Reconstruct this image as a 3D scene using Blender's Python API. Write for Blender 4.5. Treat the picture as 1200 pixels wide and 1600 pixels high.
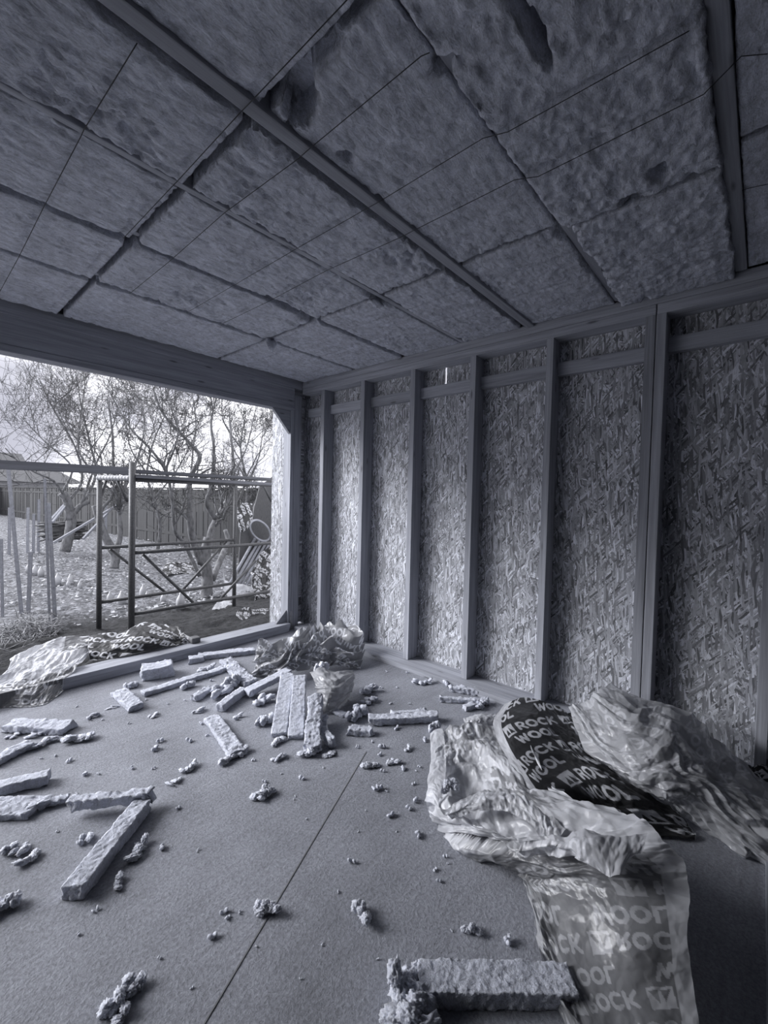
import bpy, bmesh, math, random
import numpy as np
from mathutils import Matrix, Vector

# ---------------------------------------------------------------- clear
for o in list(bpy.data.objects):
    bpy.data.objects.remove(o, do_unlink=True)
sc = bpy.context.scene
COL = sc.collection

# ---------------------------------------------------------------- camera
CAM_H = 1.56
F_PX = 674.85                       # focal length in pixels for the 1200x1600 frame
YAW, PITCH, ROLL = 0.850956, -0.029256, 0.0243444
_f = np.array([math.sin(YAW)*math.cos(PITCH), math.cos(YAW)*math.cos(PITCH), math.sin(PITCH)])
_r = np.array([math.cos(YAW), -math.sin(YAW), 0.0])
_u = np.cross(_r, _f)
R2 = math.cos(ROLL)*_r + math.sin(ROLL)*_u
U2 = -math.sin(ROLL)*_r + math.cos(ROLL)*_u
VIEW = np.array([R2, -U2, _f])
cam_d = bpy.data.cameras.new('camera')
cam = bpy.data.objects.new('camera', cam_d)
COL.objects.link(cam)
cam_d.sensor_fit = 'VERTICAL'
cam_d.sensor_height = 36.0
cam_d.lens = F_PX/1600*36.0
cam_d.clip_start = 0.02
cam_d.clip_end = 300
m = Matrix(((R2[0], U2[0], -_f[0], 0), (R2[1], U2[1], -_f[1], 0), (R2[2], U2[2], -_f[2], CAM_H), (0, 0, 0, 1)))
cam.matrix_world = m
sc.camera = cam

# ---------------------------------------------------------------- light and exposure
SKY_STRENGTH = 3.0
SUN_STRENGTH = 4.2
EXPOSURE = 0.42
sc.view_settings.view_transform = 'Standard'
sc.view_settings.look = 'None'
sc.view_settings.exposure = EXPOSURE
sc.view_settings.gamma = 1.0
sc.view_settings.use_curve_mapping = False

world = bpy.data.worlds.new('overcast_sky')
sc.world = world
world.use_nodes = True
wn = world.node_tree.nodes; wl = world.node_tree.links
wn.clear()
w_out = wn.new('ShaderNodeOutputWorld'); w_bg = wn.new('ShaderNodeBackground')
w_tc = wn.new('ShaderNodeTexCoord'); w_map = wn.new('ShaderNodeMapping')
w_map.inputs['Scale'].default_value = (1.3, 1.3, 3.4)
w_map.inputs['Location'].default_value = (0.35, 0.2, 0.1)
w_n = wn.new('ShaderNodeTexNoise'); w_n.inputs['Scale'].default_value = 1.7
w_n.inputs['Detail'].default_value = 6; w_n.inputs['Roughness'].default_value = 0.55
w_r = wn.new('ShaderNodeValToRGB')
w_r.color_ramp.elements[0].position = 0.34; w_r.color_ramp.elements[0].color = (0.15, 0.153, 0.18, 1)
w_r.color_ramp.elements[1].position = 0.50; w_r.color_ramp.elements[1].color = (0.50, 0.50, 0.53, 1)
wl.new(w_tc.outputs['Generated'], w_map.inputs['Vector'])
wl.new(w_map.outputs['Vector'], w_n.inputs['Vector'])
wl.new(w_n.outputs['Fac'], w_r.inputs['Fac'])
cdir = VIEW.T @ np.array([(-15-600)/F_PX, (665-800)/F_PX, 1.0]); cdir /= np.linalg.norm(cdir)
w_dot = wn.new('ShaderNodeVectorMath'); w_dot.operation = 'DOT_PRODUCT'; w_dot.inputs[1].default_value = tuple(cdir)
w_mr = wn.new('ShaderNodeMapRange'); w_mr.interpolation_type = 'SMOOTHSTEP'
w_mr.inputs[1].default_value = 0.984; w_mr.inputs[2].default_value = 0.9995; w_mr.inputs[3].default_value = 0.0; w_mr.inputs[4].default_value = 0.9
w_mx = wn.new('ShaderNodeMix'); w_mx.data_type = 'RGBA'; w_mx.inputs[7].default_value = (0.115, 0.117, 0.142, 1)
wl.new(w_tc.outputs['Generated'], w_dot.inputs[0]); wl.new(w_dot.outputs['Value'], w_mr.inputs[0])
wl.new(w_mr.outputs[0], w_mx.inputs[0]); wl.new(w_r.outputs['Color'], w_mx.inputs[6]); wl.new(w_mx.outputs[2], w_bg.inputs['Color'])
w_bg.inputs['Strength'].default_value = SKY_STRENGTH
wl.new(w_bg.outputs['Background'], w_out.inputs['Surface'])

sun_d = bpy.data.lights.new('hazy_sun', 'SUN')
sun_d.energy = SUN_STRENGTH; sun_d.angle = math.radians(32)
sun_d.color = (0.95, 0.96, 1.0)
sun = bpy.data.objects.new('hazy_sun', sun_d)
COL.objects.link(sun)
sun.rotation_euler = Vector((-0.55, 0.70, 0.47)).to_track_quat('Z', 'Y').to_euler()

# ================================================================ helpers
def ray(px, py):
    return VIEW.T @ np.array([(px-600)/F_PX, (py-800)/F_PX, 1.0])
def G(px, py, z=0.0):                 # measured spot on a level surface of height z
    d = ray(px, py); t = (z-CAM_H)/d[2]
    return np.array([d[0]*t, d[1]*t, z])
def AY(px, py, Y):                    # measured spot on an upright plane y = Y
    d = ray(px, py); t = Y/d[1]
    return np.array([d[0]*t, Y, CAM_H+d[2]*t])

# ---- numpy noise
def _hash(ix, iy, iz, seed):
    h = (ix.astype(np.int64)*374761393 + iy.astype(np.int64)*668265263 + iz.astype(np.int64)*2147483647 + seed*1274126177) & 0xffffffff
    h = ((h ^ (h >> 13))*1274126177) & 0xffffffff
    h = ((h ^ (h >> 16))*2246822519) & 0xffffffff
    h = h ^ (h >> 15)
    return (h & 0xffffff)/float(0xffffff)*2-1
def vnoise(P, seed=0):
    P = np.asarray(P, float)
    I = np.floor(P); Fr = P-I; Fr = Fr*Fr*(3-2*Fr)
    I = I.astype(np.int64)
    out = 0
    for dx in (0, 1):
        for dy in (0, 1):
            for dz in (0, 1):
                w = (Fr[:, 0] if dx else 1-Fr[:, 0])*(Fr[:, 1] if dy else 1-Fr[:, 1])*(Fr[:, 2] if dz else 1-Fr[:, 2])
                out = out + w*_hash(I[:, 0]+dx, I[:, 1]+dy, I[:, 2]+dz, seed)
    return out
def fbm(P, seed=0, octaves=4, rough=0.5):
    P = np.asarray(P, float); a = 1.0; s = 0; tot = 0
    for k in range(octaves):
        s = s + a*vnoise(P*(2.03**k)+17.3*k, seed+k*7); tot += a; a *= rough
    return s/tot
def vec_fbm(P, seed, octaves=4, rough=0.5):
    return np.stack([fbm(P, seed+100*k, octaves, rough) for k in range(3)], 1)
def facet2(S, T, seed):               # faceted noise: straight-edged creases
    sk = (S+T)*0.366025; i = np.floor(S+sk); j = np.floor(T+sk)
    t = (i+j)*0.211325; x0 = S-(i-t); y0 = T-(j-t)
    up = x0 > y0
    i1 = np.where(up, 1, 0); j1 = 1-i1
    x1 = x0-i1+0.211325; y1 = y0-j1+0.211325
    # barycentric weights on the skewed triangle
    u = (S+sk)-i; v = (T+sk)-j
    a = np.where(up, 1-u, 1-v); c = np.where(up, v, u); b = 1-a-c
    z = np.zeros_like(i).astype(np.int64)
    h0 = _hash(i.astype(np.int64), j.astype(np.int64), z, seed)
    h1 = _hash((i+i1).astype(np.int64), (j+j1).astype(np.int64), z, seed)
    h2 = _hash((i+1).astype(np.int64), (j+1).astype(np.int64), z, seed)
    return a*h0+b*h1+c*h2
def crumple(S, T, seed, size):
    out = 0; a = 1.0; tot = 0
    for k in range(4):
        ang = 0.7*k+seed*0.37; c, s = math.cos(ang), math.sin(ang)
        w = 0.35*vnoise(np.stack([S/size*0.9, T/size*0.9, np.zeros_like(S)+k], 1), seed+k)
        s1 = (S*c-T*s)/size*(1.9**k)+w; t1 = (S*s+T*c)/size*(1.9**k)*0.8+w
        out = out+a*facet2(s1, t1, seed*13+k); tot += a; a *= 0.43
    return out/tot

# ---- mesh making
def tag(o, label=None, cat=None, group=None, kind=None):
    if label: o['label'] = label
    if cat: o['category'] = cat
    if group: o['group'] = group
    if kind: o['kind'] = kind
    return o
def link(name, me, mat=None, parent=None):
    o = bpy.data.objects.new(name, me); COL.objects.link(o)
    if mat is not None and me is not None: me.materials.append(mat)
    if parent is not None: o.parent = parent
    return o
def np_mesh(name, V, F, smooth=True):
    V = np.asarray(V, np.float32); F = np.asarray(F, np.int32)
    me = bpy.data.meshes.new(name)
    n = F.shape[1]
    me.vertices.add(len(V)); me.vertices.foreach_set('co', V.ravel())
    me.loops.add(F.size); me.loops.foreach_set('vertex_index', F.ravel())
    me.polygons.add(len(F)); me.polygons.foreach_set('loop_start', np.arange(0, F.size, n, dtype=np.int32))
    me.update(calc_edges=True); me.validate()
    me.polygons.foreach_set('use_smooth', np.full(len(me.polygons), smooth)); me.update()
    return me
def centred(name, V, F, mat, parent=None, smooth=True):
    """mesh object whose origin sits at the base of its shape"""
    V = np.asarray(V, float); c = (V.min(0)+V.max(0))/2; c[2] = V[:, 2].min()
    if parent is not None: c = c*0+np.array(parent.location)
    o = link(name, np_mesh(name, V-c, F, smooth), mat, parent)
    if parent is None: o.location = c
    return o
def empty(name, loc=(0, 0, 0)):
    o = bpy.data.objects.new(name, None); COL.objects.link(o); o.location = loc
    o.empty_display_size = 0.1
    return o
def box_vf(lo, hi):
    x0, y0, z0 = lo; x1, y1, z1 = hi
    V = [(x0, y0, z0), (x1, y0, z0), (x1, y1, z0), (x0, y1, z0), (x0, y0, z1), (x1, y0, z1), (x1, y1, z1), (x0, y1, z1)]
    F = [(0, 3, 2, 1), (4, 5, 6, 7), (0, 1, 5, 4), (1, 2, 6, 5), (2, 3, 7, 6), (3, 0, 4, 7)]
    return V, F
def bev_box(name, lo, hi, mat, parent=None, bev=0.003, off=None):
    """a sawn board: bevelled box"""
    lo = np.array(lo, float); hi = np.array(hi, float)
    c = (lo+hi)/2; c[2] = lo[2]
    if parent is not None: c = np.array(parent.location)
    bm = bmesh.new(); bmesh.ops.create_cube(bm, size=1)
    for v in bm.verts:
        v.co = Vector([(lo[i]+hi[i])/2-c[i]+v.co[i]*(hi[i]-lo[i]) for i in range(3)])
    if bev: bmesh.ops.bevel(bm, geom=list(bm.edges), offset=bev, segments=2, affect='EDGES', profile=0.6)
    me = bpy.data.meshes.new(name); bm.to_mesh(me); bm.free()
    o = link(name, me, mat, parent)
    if parent is None: o.location = c
    return o
def boxes_mesh(name, L, mat, parent=None):
    V = []; F = []
    for lo, hi in L:
        v, f = box_vf(lo, hi); n = len(V); V += v; F += [tuple(i+n for i in q) for q in f]
    return centred(name, V, F, mat, parent, smooth=False)
def beam_between(name, p, q, w, h, mat, parent=None, bev=0.002, up=(0, 0, 1)):
    """board or batten between two points; w across, h along 'up'"""
    p = np.array(p, float); q = np.array(q, float); d = q-p; L = np.linalg.norm(d); d /= L
    s = np.cross(d, up); s /= np.linalg.norm(s); u = np.cross(s, d)
    bm = bmesh.new(); bmesh.ops.create_cube(bm, size=1)
    bmesh.ops.scale(bm, vec=(L, w, h), verts=bm.verts)
    if bev: bmesh.ops.bevel(bm, geom=list(bm.edges), offset=bev, segments=2, affect='EDGES')
    me = bpy.data.meshes.new(name); bm.to_mesh(me); bm.free()
    o = link(name, me, mat, parent)
    c = (p+q)/2
    M = Matrix(((d[0], s[0], u[0], c[0]), (d[1], s[1], u[1], c[1]), (d[2], s[2], u[2], c[2]), (0, 0, 0, 1)))
    if parent is not None: M = Matrix.Translation(-Vector(parent.location)) @ M
    o.matrix_local = M
    return o
def tube_vf(P, Rr, sides=8):
    """tapered tube along points P with radii Rr"""
    P = np.asarray(P, float); n = len(P)
    T = np.gradient(P, axis=0) if n > 2 else np.repeat((P[-1]-P[0])[None], n, 0)
    T /= np.linalg.norm(T, axis=1)[:, None]+1e-9
    a = np.array([0.31, 0.17, 0.93]) if abs(T[0][2]) < 0.9 else np.array([1, 0.1, 0])
    V = []; k = np.arange(sides)/sides*2*math.pi
    for i in range(n):
        s = np.cross(T[i], a); s /= np.linalg.norm(s); u = np.cross(s, T[i]); a = u
        V.append(P[i]+Rr[i]*(np.cos(k)[:, None]*s+np.sin(k)[:, None]*u))
    V = np.concatenate(V); F = []
    for i in range(n-1):
        for j in range(sides):
            j2 = (j+1) % sides
            F.append((i*sides+j, i*sides+j2, (i+1)*sides+j2, (i+1)*sides+j))
    m0 = len(V); V = np.vstack([V, P[0], P[-1]])
    for j in range(0, sides, 2):
        j1 = (j+1) % sides; j2 = (j+2) % sides
        F.append((m0, j2, j1, j)); F.append((m0+1, (n-1)*sides+j, (n-1)*sides+j1, (n-1)*sides+j2))
    return V, F
class Acc:
    def __init__(s): s.V = []; s.F = []; s.n = 0
    def add(s, V, F):
        s.V.append(np.asarray(V, float)); s.F.append(np.asarray(F)+s.n); s.n += len(V)
    def tube(s, P, R, sides=8): s.add(*tube_vf(P, R, sides))
    def build(s, name, mat, parent=None, smooth=True):
        return centred(name, np.concatenate(s.V), np.concatenate(s.F), mat, parent, smooth)

# ---- materials
def new_mat(name):
    mt = bpy.data.materials.new(name); mt.use_nodes = True
    n = mt.node_tree.nodes; l = mt.node_tree.links
    return mt, n, l, n['Principled BSDF']
def tint(v): return (v*0.970, v*0.985, v*1.037, 1)
def ramp(n, l, src, stops, interp='LINEAR'):
    r = n.new('ShaderNodeValToRGB'); r.color_ramp.interpolation = interp
    e = r.color_ramp.elements
    while len(e) < len(stops): e.new(0.5)
    for k, (p, v) in enumerate(stops):
        e[k].position = p; e[k].color = tint(v) if not isinstance(v, tuple) else v
    l.new(src, r.inputs['Fac']); return r
def coords(n, l, scale=(1, 1, 1), rot=(0, 0, 0), kind='Object', rnd=True):
    tc = n.new('ShaderNodeTexCoord'); mp = n.new('ShaderNodeMapping')
    mp.inputs['Scale'].default_value = scale; mp.inputs['Rotation'].default_value = rot
    l.new(tc.outputs[kind], mp.inputs['Vector'])
    if rnd:
        oi = n.new('ShaderNodeObjectInfo'); ml = n.new('ShaderNodeVectorMath'); ml.operation = 'MULTIPLY_ADD'
        cb = n.new('ShaderNodeCombineXYZ')
        for k in range(3): l.new(oi.outputs['Random'], cb.inputs[k])
        l.new(cb.outputs[0], ml.inputs[0]); ml.inputs[1].default_value = (37, 53, 29)
        l.new(tc.outputs[kind], ml.inputs[2]); l.new(ml.outputs[0], mp.inputs['Vector'])
    return mp.outputs['Vector']
def noise(n, l, vec, scale, detail=4, rough=0.55, dist=0.0):
    t = n.new('ShaderNodeTexNoise'); t.inputs['Scale'].default_value = scale
    t.inputs['Detail'].default_value = detail; t.inputs['Roughness'].default_value = rough
    t.inputs['Distortion'].default_value = dist
    l.new(vec, t.inputs['Vector']); return t.outputs['Fac']
def mix(n, l, a, b, fac, mode='MIX'):
    m_ = n.new('ShaderNodeMix'); m_.data_type = 'RGBA'; m_.blend_type = mode
    for s, i in ((a, 6), (b, 7)):
        if isinstance(s, tuple): m_.inputs[i].default_value = s
        else: l.new(s, m_.inputs[i])
    if isinstance(fac, (int, float)): m_.inputs[0].default_value = fac
    else: l.new(fac, m_.inputs[0])
    return m_.outputs[2]
def mth(n, l, op, a, b=None, c=None, clamp=False):
    t = n.new('ShaderNodeMath'); t.operation = op; t.use_clamp = clamp
    for k, s in enumerate((a, b, c)):
        if s is None: continue
        if isinstance(s, (int, float)): t.inputs[k].default_value = s
        else: l.new(s, t.inputs[k])
    return t.outputs[0]
def bump(n, l, bs, h, strength, dist, prev=None):
    b = n.new('ShaderNodeBump'); b.inputs['Strength'].default_value = strength; b.inputs['Distance'].default_value = dist
    l.new(h, b.inputs['Height'])
    if prev is not None: l.new(prev, b.inputs['Normal'])
    l.new(b.outputs['Normal'], bs.inputs['Normal']); return b.outputs['Normal']

def wood_mat(name, axis, base=0.42, dark=0.27, rough=0.8, local=False):
    mt, n, l, bs = new_mat(name)
    s = [26, 26, 26]; s[axis] = 1.1
    v = coords(n, l, tuple(s))
    g = noise(n, l, v, 1.0, 5, 0.6, 0.6)
    s2 = [70, 70, 70]; s2[axis] = 2.2
    g2 = noise(n, l, coords(n, l, tuple(s2)), 1.6, 3, 0.6)
    r = ramp(n, l, g, [(0.28, dark), (0.5, base*0.92), (0.72, base*1.12)])
    c = mix(n, l, r.outputs['Color'], ramp(n, l, g2, [(0.35, 0.62), (0.6, 1.0)]).outputs['Color'], 0.45, 'MULTIPLY')
    # knots
    s3 = [11, 11, 11]; s3[axis] = 2.6
    vo = n.new('ShaderNodeTexVoronoi'); vo.inputs['Scale'].default_value = 1.0
    l.new(coords(n, l, tuple(s3)), vo.inputs['Vector'])
    k = ramp(n, l, vo.outputs['Distance'], [(0.05, 0.30), (0.13, 1.0)])
    c = mix(n, l, c, k.outputs['Color'], 0.8, 'MULTIPLY')
    oi = n.new('ShaderNodeObjectInfo')
    var = mth(n, l, 'MULTIPLY_ADD', oi.outputs['Random'], 0.3, 0.85)
    cm = n.new('ShaderNodeVectorMath'); cm.operation = 'SCALE'
    l.new(c, cm.inputs[0]); l.new(var, cm.inputs['Scale'])
    l.new(cm.outputs[0], bs.inputs['Base Color'])
    bs.inputs['Roughness'].default_value = rough
    bump(n, l, bs, g2, 0.35, 0.002)
    return mt

def osb_mat(name='osb_board'):
    """oriented strand board: several layers of long flakes lying in different directions (board in the y-z plane)"""
    mt, n, l, bs = new_mat(name)
    base = None; hgt = None
    tc = n.new('ShaderNodeTexCoord')
    warp = n.new('ShaderNodeTexNoise'); warp.inputs['Scale'].default_value = 5.0
    l.new(tc.outputs['Object'], warp.inputs['Vector'])
    ad = n.new('ShaderNodeVectorMath'); ad.operation = 'MULTIPLY_ADD'; ad.inputs[1].default_value = (0.035, 0.035, 0.035)
    l.new(warp.outputs['Color'], ad.inputs[0]); l.new(tc.outputs['Object'], ad.inputs[2])
    layers = [(8, 0.3, 62, 17), (-28, 1.0, 70, 15), (40, 2.3, 76, 14), (-62, 3.1, 68, 16), (14, 4.0, 58, 12), (75, 5.0, 82, 16), (-12, 6.2, 55, 11), (28, 7.7, 95, 14), (-40, 8.1, 100, 13), (3, 9.4, 90, 12)]
    for k, (ang, off, sa, sb) in enumerate(layers):
        rt = n.new('ShaderNodeMapping'); rt.vector_type = 'POINT'
        rt.inputs['Rotation'].default_value = (math.radians(ang), 0, 0); rt.inputs['Location'].default_value = (off, off*1.7, off*2.3)
        l.new(ad.outputs[0], rt.inputs['Vector'])
        scn = n.new('ShaderNodeMapping'); scn.inputs['Scale'].default_value = (1, sa, sb)
        l.new(rt.outputs[0], scn.inputs['Vector'])
        vo = n.new('ShaderNodeTexVoronoi'); vo.inputs['Scale'].default_value = 1.0; vo.inputs['Randomness'].default_value = 1.0
        l.new(scn.outputs[0], vo.inputs['Vector'])
        sp = n.new('ShaderNodeSeparateColor'); l.new(vo.outputs['Color'], sp.inputs[0])
        shade = ramp(n, l, sp.outputs[0], [(0.0, 0.13), (0.25, 0.32), (0.6, 0.52), (0.85, 0.72), (1.0, 0.97)]).outputs['Color']
        if base is None: base = shade; hgt = sp.outputs[1]
        else:
            msk = mth(n, l, 'GREATER_THAN', sp.outputs[1], 0.60)
            base = mix(n, l, base, shade, msk)
            mm = n.new('ShaderNodeMix'); l.new(msk, mm.inputs[0]); l.new(hgt, mm.inputs[2]); l.new(sp.outputs[2], mm.inputs[3]); hgt = mm.outputs[0]
    fib = noise(n, l, coords(n, l, (8, 60, 14), rnd=False), 3.0, 4, 0.6, 1.0)
    c = mix(n, l, base, ramp(n, l, fib, [(0.3, 0.55), (0.65, 1.0)]).outputs['Color'], 0.6, 'MULTIPLY')
    l.new(c, bs.inputs['Base Color']); bs.inputs['Roughness'].default_value = 0.75
    b1 = bump(n, l, bs, hgt, 0.8, 0.006)
    bump(n, l, bs, fib, 0.4, 0.003, b1)
    return mt

def wool_mat(name, v0=0.36, v1=0.60, fine=170, streak=(1, 1, 1), bstr=0.9, pitv=0.42, sss=0.0):
    mt, n, l, bs = new_mat(name)
    a = noise(n, l, coords(n, l, (1, 1, 1)), 9, 5, 0.62)
    b_ = noise(n, l, coords(n, l, streak), fine, 3, 0.7)
    c_ = noise(n, l, coords(n, l, streak), 34, 5, 0.68, 0.8)
    c = ramp(n, l, a, [(0.3, v0), (0.7, v1)]).outputs['Color']
    c = mix(n, l, c, ramp(n, l, c_, [(0.30, pitv), (0.42, (1+pitv)/2), (0.6, 1.0)]).outputs['Color'], 0.8, 'MULTIPLY')  # shade of the pits painted into the colour, matching the bump
    c = mix(n, l, c, ramp(n, l, b_, [(0.35, 0.55), (0.6, 1.0)]).outputs['Color'], 0.6, 'MULTIPLY')
    l.new(c, bs.inputs['Base Color']); bs.inputs['Roughness'].default_value = 0.95
    bs.inputs['Specular IOR Level'].default_value = 0.1
    if sss: bs.inputs['Subsurface Weight'].default_value = sss; bs.inputs['Subsurface Scale'].default_value = 0.02; bs.inputs['Subsurface Radius'].default_value = (1, 1, 1)
    b1 = bump(n, l, bs, c_, bstr, 0.012)
    bump(n, l, bs, b_, 0.7, 0.004, b1)
    return mt

def floor_mat():
    mt, n, l, bs = new_mat('dusty_floor_board')
    v = coords(n, l, rnd=False)
    a = noise(n, l, v, 1.6, 6, 0.6); f = noise(n, l, v, 85, 5, 0.75); sp = noise(n, l, v, 220, 2, 0.6)
    c = ramp(n, l, a, [(0.3, 0.27), (0.7, 0.43)]).outputs['Color']
    c = mix(n, l, c, ramp(n, l, f, [(0.36, 0.5), (0.62, 1.05)]).outputs['Color'], 0.75, 'MULTIPLY')
    # light dust and fibres
    d = ramp(n, l, sp, [(0.66, 0.0), (0.74, 0.3)]).outputs['Color']
    c = mix(n, l, c, d, 0.5, 'ADD')
    st = noise(n, l, coords(n, l, (2, 30, 1), (0, 0, 0.5), rnd=False), 1.5, 4, 0.6)
    c = mix(n, l, c, ramp(n, l, st, [(0.35, 0.8), (0.6, 1.0)]).outputs['Color'], 0.6, 'MULTIPLY')
    l.new(c, bs.inputs['Base Color']); bs.inputs['Roughness'].default_value = 0.72
    b1 = bump(n, l, bs, f, 0.7, 0.007)
    b2 = bump(n, l, bs, sp, 0.3, 0.002, b1)
    bump(n, l, bs, st, 0.15, 0.004, b2)
    return mt

def film_mat(name, film=0.62, ink=0.16, transl=0.35, rough=0.32, alpha=0.0, crease=0.22):
    """printed polythene: pale film, darker ink where the 'ink' attribute is 1"""
    mt, n, l, bs = new_mat(name)
    at = n.new('ShaderNodeAttribute'); at.attribute_name = 'ink'
    nz = noise(n, l, coords(n, l), 7, 3, 0.5)
    fc = ramp(n, l, nz, [(0.3, film*0.85), (0.7, film*1.1)]).outputs['Color']
    c = mix(n, l, fc, tint(ink), at.outputs['Fac'])
    l.new(c, bs.inputs['Base Color']); bs.inputs['Roughness'].default_value = rough
    bs.inputs['Specular IOR Level'].default_value = 0.45
    nw = n.new('ShaderNodeTexNoise'); nw.inputs['Scale'].default_value = 9; l.new(coords(n, l), nw.inputs['Vector'])
    wv = n.new('ShaderNodeVectorMath'); wv.operation = 'MULTIPLY_ADD'; wv.inputs[1].default_value = (0.07, 0.07, 0.07)
    l.new(nw.outputs['Color'], wv.inputs[0]); l.new(coords(n, l), wv.inputs[2])
    v1 = n.new('ShaderNodeTexVoronoi'); v1.inputs['Scale'].default_value = 9; l.new(wv.outputs[0], v1.inputs['Vector'])
    v2 = n.new('ShaderNodeTexVoronoi'); v2.inputs['Scale'].default_value = 27; l.new(wv.outputs[0], v2.inputs['Vector'])
    nb0 = bump(n, l, bs, v1.outputs['Distance'], crease, 0.03)
    nb = bump(n, l, bs, v2.outputs['Distance'], crease*0.7, 0.010, nb0)
    tr = n.new('ShaderNodeBsdfTranslucent'); l.new(c, tr.inputs['Color']); l.new(nb, tr.inputs['Normal'])
    mx = n.new('ShaderNodeMixShader'); mx.inputs[0].default_value = transl
    l.new(bs.outputs[0], mx.inputs[1]); l.new(tr.outputs[0], mx.inputs[2])
    last = mx.outputs[0]
    if alpha > 0:
        tp = n.new('ShaderNodeBsdfTransparent'); m2 = n.new('ShaderNodeMixShader')
        fa = mth(n, l, 'MULTIPLY', mth(n, l, 'SUBTRACT', 1.0, at.outputs['Fac']), alpha)
        l.new(fa, m2.inputs[0]); l.new(last, m2.inputs[1]); l.new(tp.outputs[0], m2.inputs[2]); last = m2.outputs[0]
    l.new(last, n['Material Output'].inputs['Surface'])
    return mt

def plain_mat(name, v, rough=0.7, metal=0.0, nscale=20, var=0.25, bstr=0.3, bdist=0.004, stretch=(1, 1, 1)):
    mt, n, l, bs = new_mat(name)
    a = noise(n, l, coords(n, l, stretch), nscale, 5, 0.6)
    l.new(ramp(n, l, a, [(0.3, v*(1-var)), (0.7, v*(1+var))]).outputs['Color'], bs.inputs['Base Color'])
    bs.inputs['Roughness'].default_value = rough; bs.inputs['Metallic'].default_value = metal
    bump(n, l, bs, a, bstr, bdist)
    return mt

WX = wood_mat('timber_grain_along_x', 0); WY = wood_mat('timber_grain_along_y', 1); WZ = wood_mat('timber_grain_along_z', 2)
BEAM = wood_mat('glued_beam_timber', 0, 0.38, 0.26)
RAFT = wood_mat('rafter_timber', 0, 0.42, 0.3)
PALE = wood_mat('pale_batten', 0, 0.34, 0.24); PALEZ = wood_mat('pale_batten_upright', 2, 0.34, 0.24)
GREYX = wood_mat('weathered_plank', 0, 0.2, 0.13)
OSB = osb_mat()
WOOL = wool_mat('mineral_wool', 0.66, 0.86, fine=230, pitv=0.55, bstr=1.0, sss=0.25)
WOOLT = wool_mat('torn_mineral_wool', 0.66, 0.86, fine=230, pitv=0.7, bstr=0.35, sss=0.3)
CEILW = wool_mat('ceiling_mineral_wool', 0.62, 0.86, fine=210, streak=(0.55, 1.3, 1), bstr=0.75)
FLOOR = floor_mat()
METAL = plain_mat('painted_scaffold_steel', 0.10, 0.55, 0.3, 60, 0.35, 0.2, 0.002)
DARKM = plain_mat('dark_roof_membrane', 0.03, 0.8)
CORD = plain_mat('dark_cord', 0.045, 0.8)
PLAINWALL = plain_mat('plain_board_wall', 0.09, 0.85)
ZINC = plain_mat('galvanised_strap', 0.35, 0.45, 0.6, 40, 0.2, 0.1)

# ================================================================ the room shell
W_OSB = 3.345; STUD_X = 3.20; PLATE_X = 3.09; Z_CEIL = 2.905
Y_OPEN = 4.13; Y_OUT = 4.27; XL = -2.0; YB = -2.4
V, F = box_vf((XL-0.1, YB-0.1, -0.12), (W_OSB+0.02, 4.32, 0.0))
fl = centred('floor', V, F, FLOOR, smooth=False); tag(fl, kind='structure')
# the dark deck above the insulation
V, F = box_vf((XL-0.1, YB-0.1, 3.16), (W_OSB+0.1, 4.45, 3.22))
tag(centred('ceiling', V, F, DARKM, smooth=False), kind='structure')
# right wall sheeting: full sheets below, narrow strip above with one open joint
SL0, SL1 = 2.212, 2.231
wall = boxes_mesh('wall_right', [((W_OSB, YB, 0.0), (W_OSB+0.015, 4.27, 2.6)),
    ((W_OSB, SL1, 2.6), (W_OSB+0.015, 4.27, 3.16)), ((W_OSB, YB, 2.6), (W_OSB+0.015, SL0, 3.16)),
    ((W_OSB, SL0, 2.84), (W_OSB+0.015, SL1, 3.16))], OSB)
tag(wall, kind='structure')
tag(boxes_mesh('wall_back', [((XL-0.1, YB-0.1, 0), (W_OSB+0.015, YB, 3.2))], PLAINWALL), kind='structure')
# the left side has an unseen second opening, added to let in more light
tag(boxes_mesh('wall_left', [((XL-0.1, YB, 0), (XL, 3.2, 3.2)), ((XL-0.1, 3.2, 2.3), (XL, 4.27, 3.2)), ((XL-0.1, 4.0, 0), (XL, 4.27, 2.56))], PLAINWALL), kind='structure')
# narrow sheathed end of the front wall, right of the opening
tag(boxes_mesh('wall_front', [((3.045, Y_OUT-0.005, 0.02), (W_OSB+0.015, Y_OUT+0.012, 3.1)), ((3.052, Y_OUT+0.012, -0.12), (3.064, 4.50, 2.56)), ((XL, Y_OUT+0.02, 2.60), (3.05, Y_OUT+0.04, 3.20))], OSB), kind='structure')  # fascia box over the opening added to stop light leaking past the beam

# floor joint: a thin batten seam and board edge near the right border
sa, sb = G(572, 1175), G(300, 1632)
beam_between('trim_1', (*sa[:2], 0.0005), (*sb[:2], 0.0005), 0.005, 0.003, plain_mat('dusty_seam', 0.19), bev=0)['kind'] = 'structure'
bev_box('trim_2', (1.2, -0.30, 0.0), (2.57, -0.0665, 0.018), WX)['kind'] = 'structure'

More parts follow.
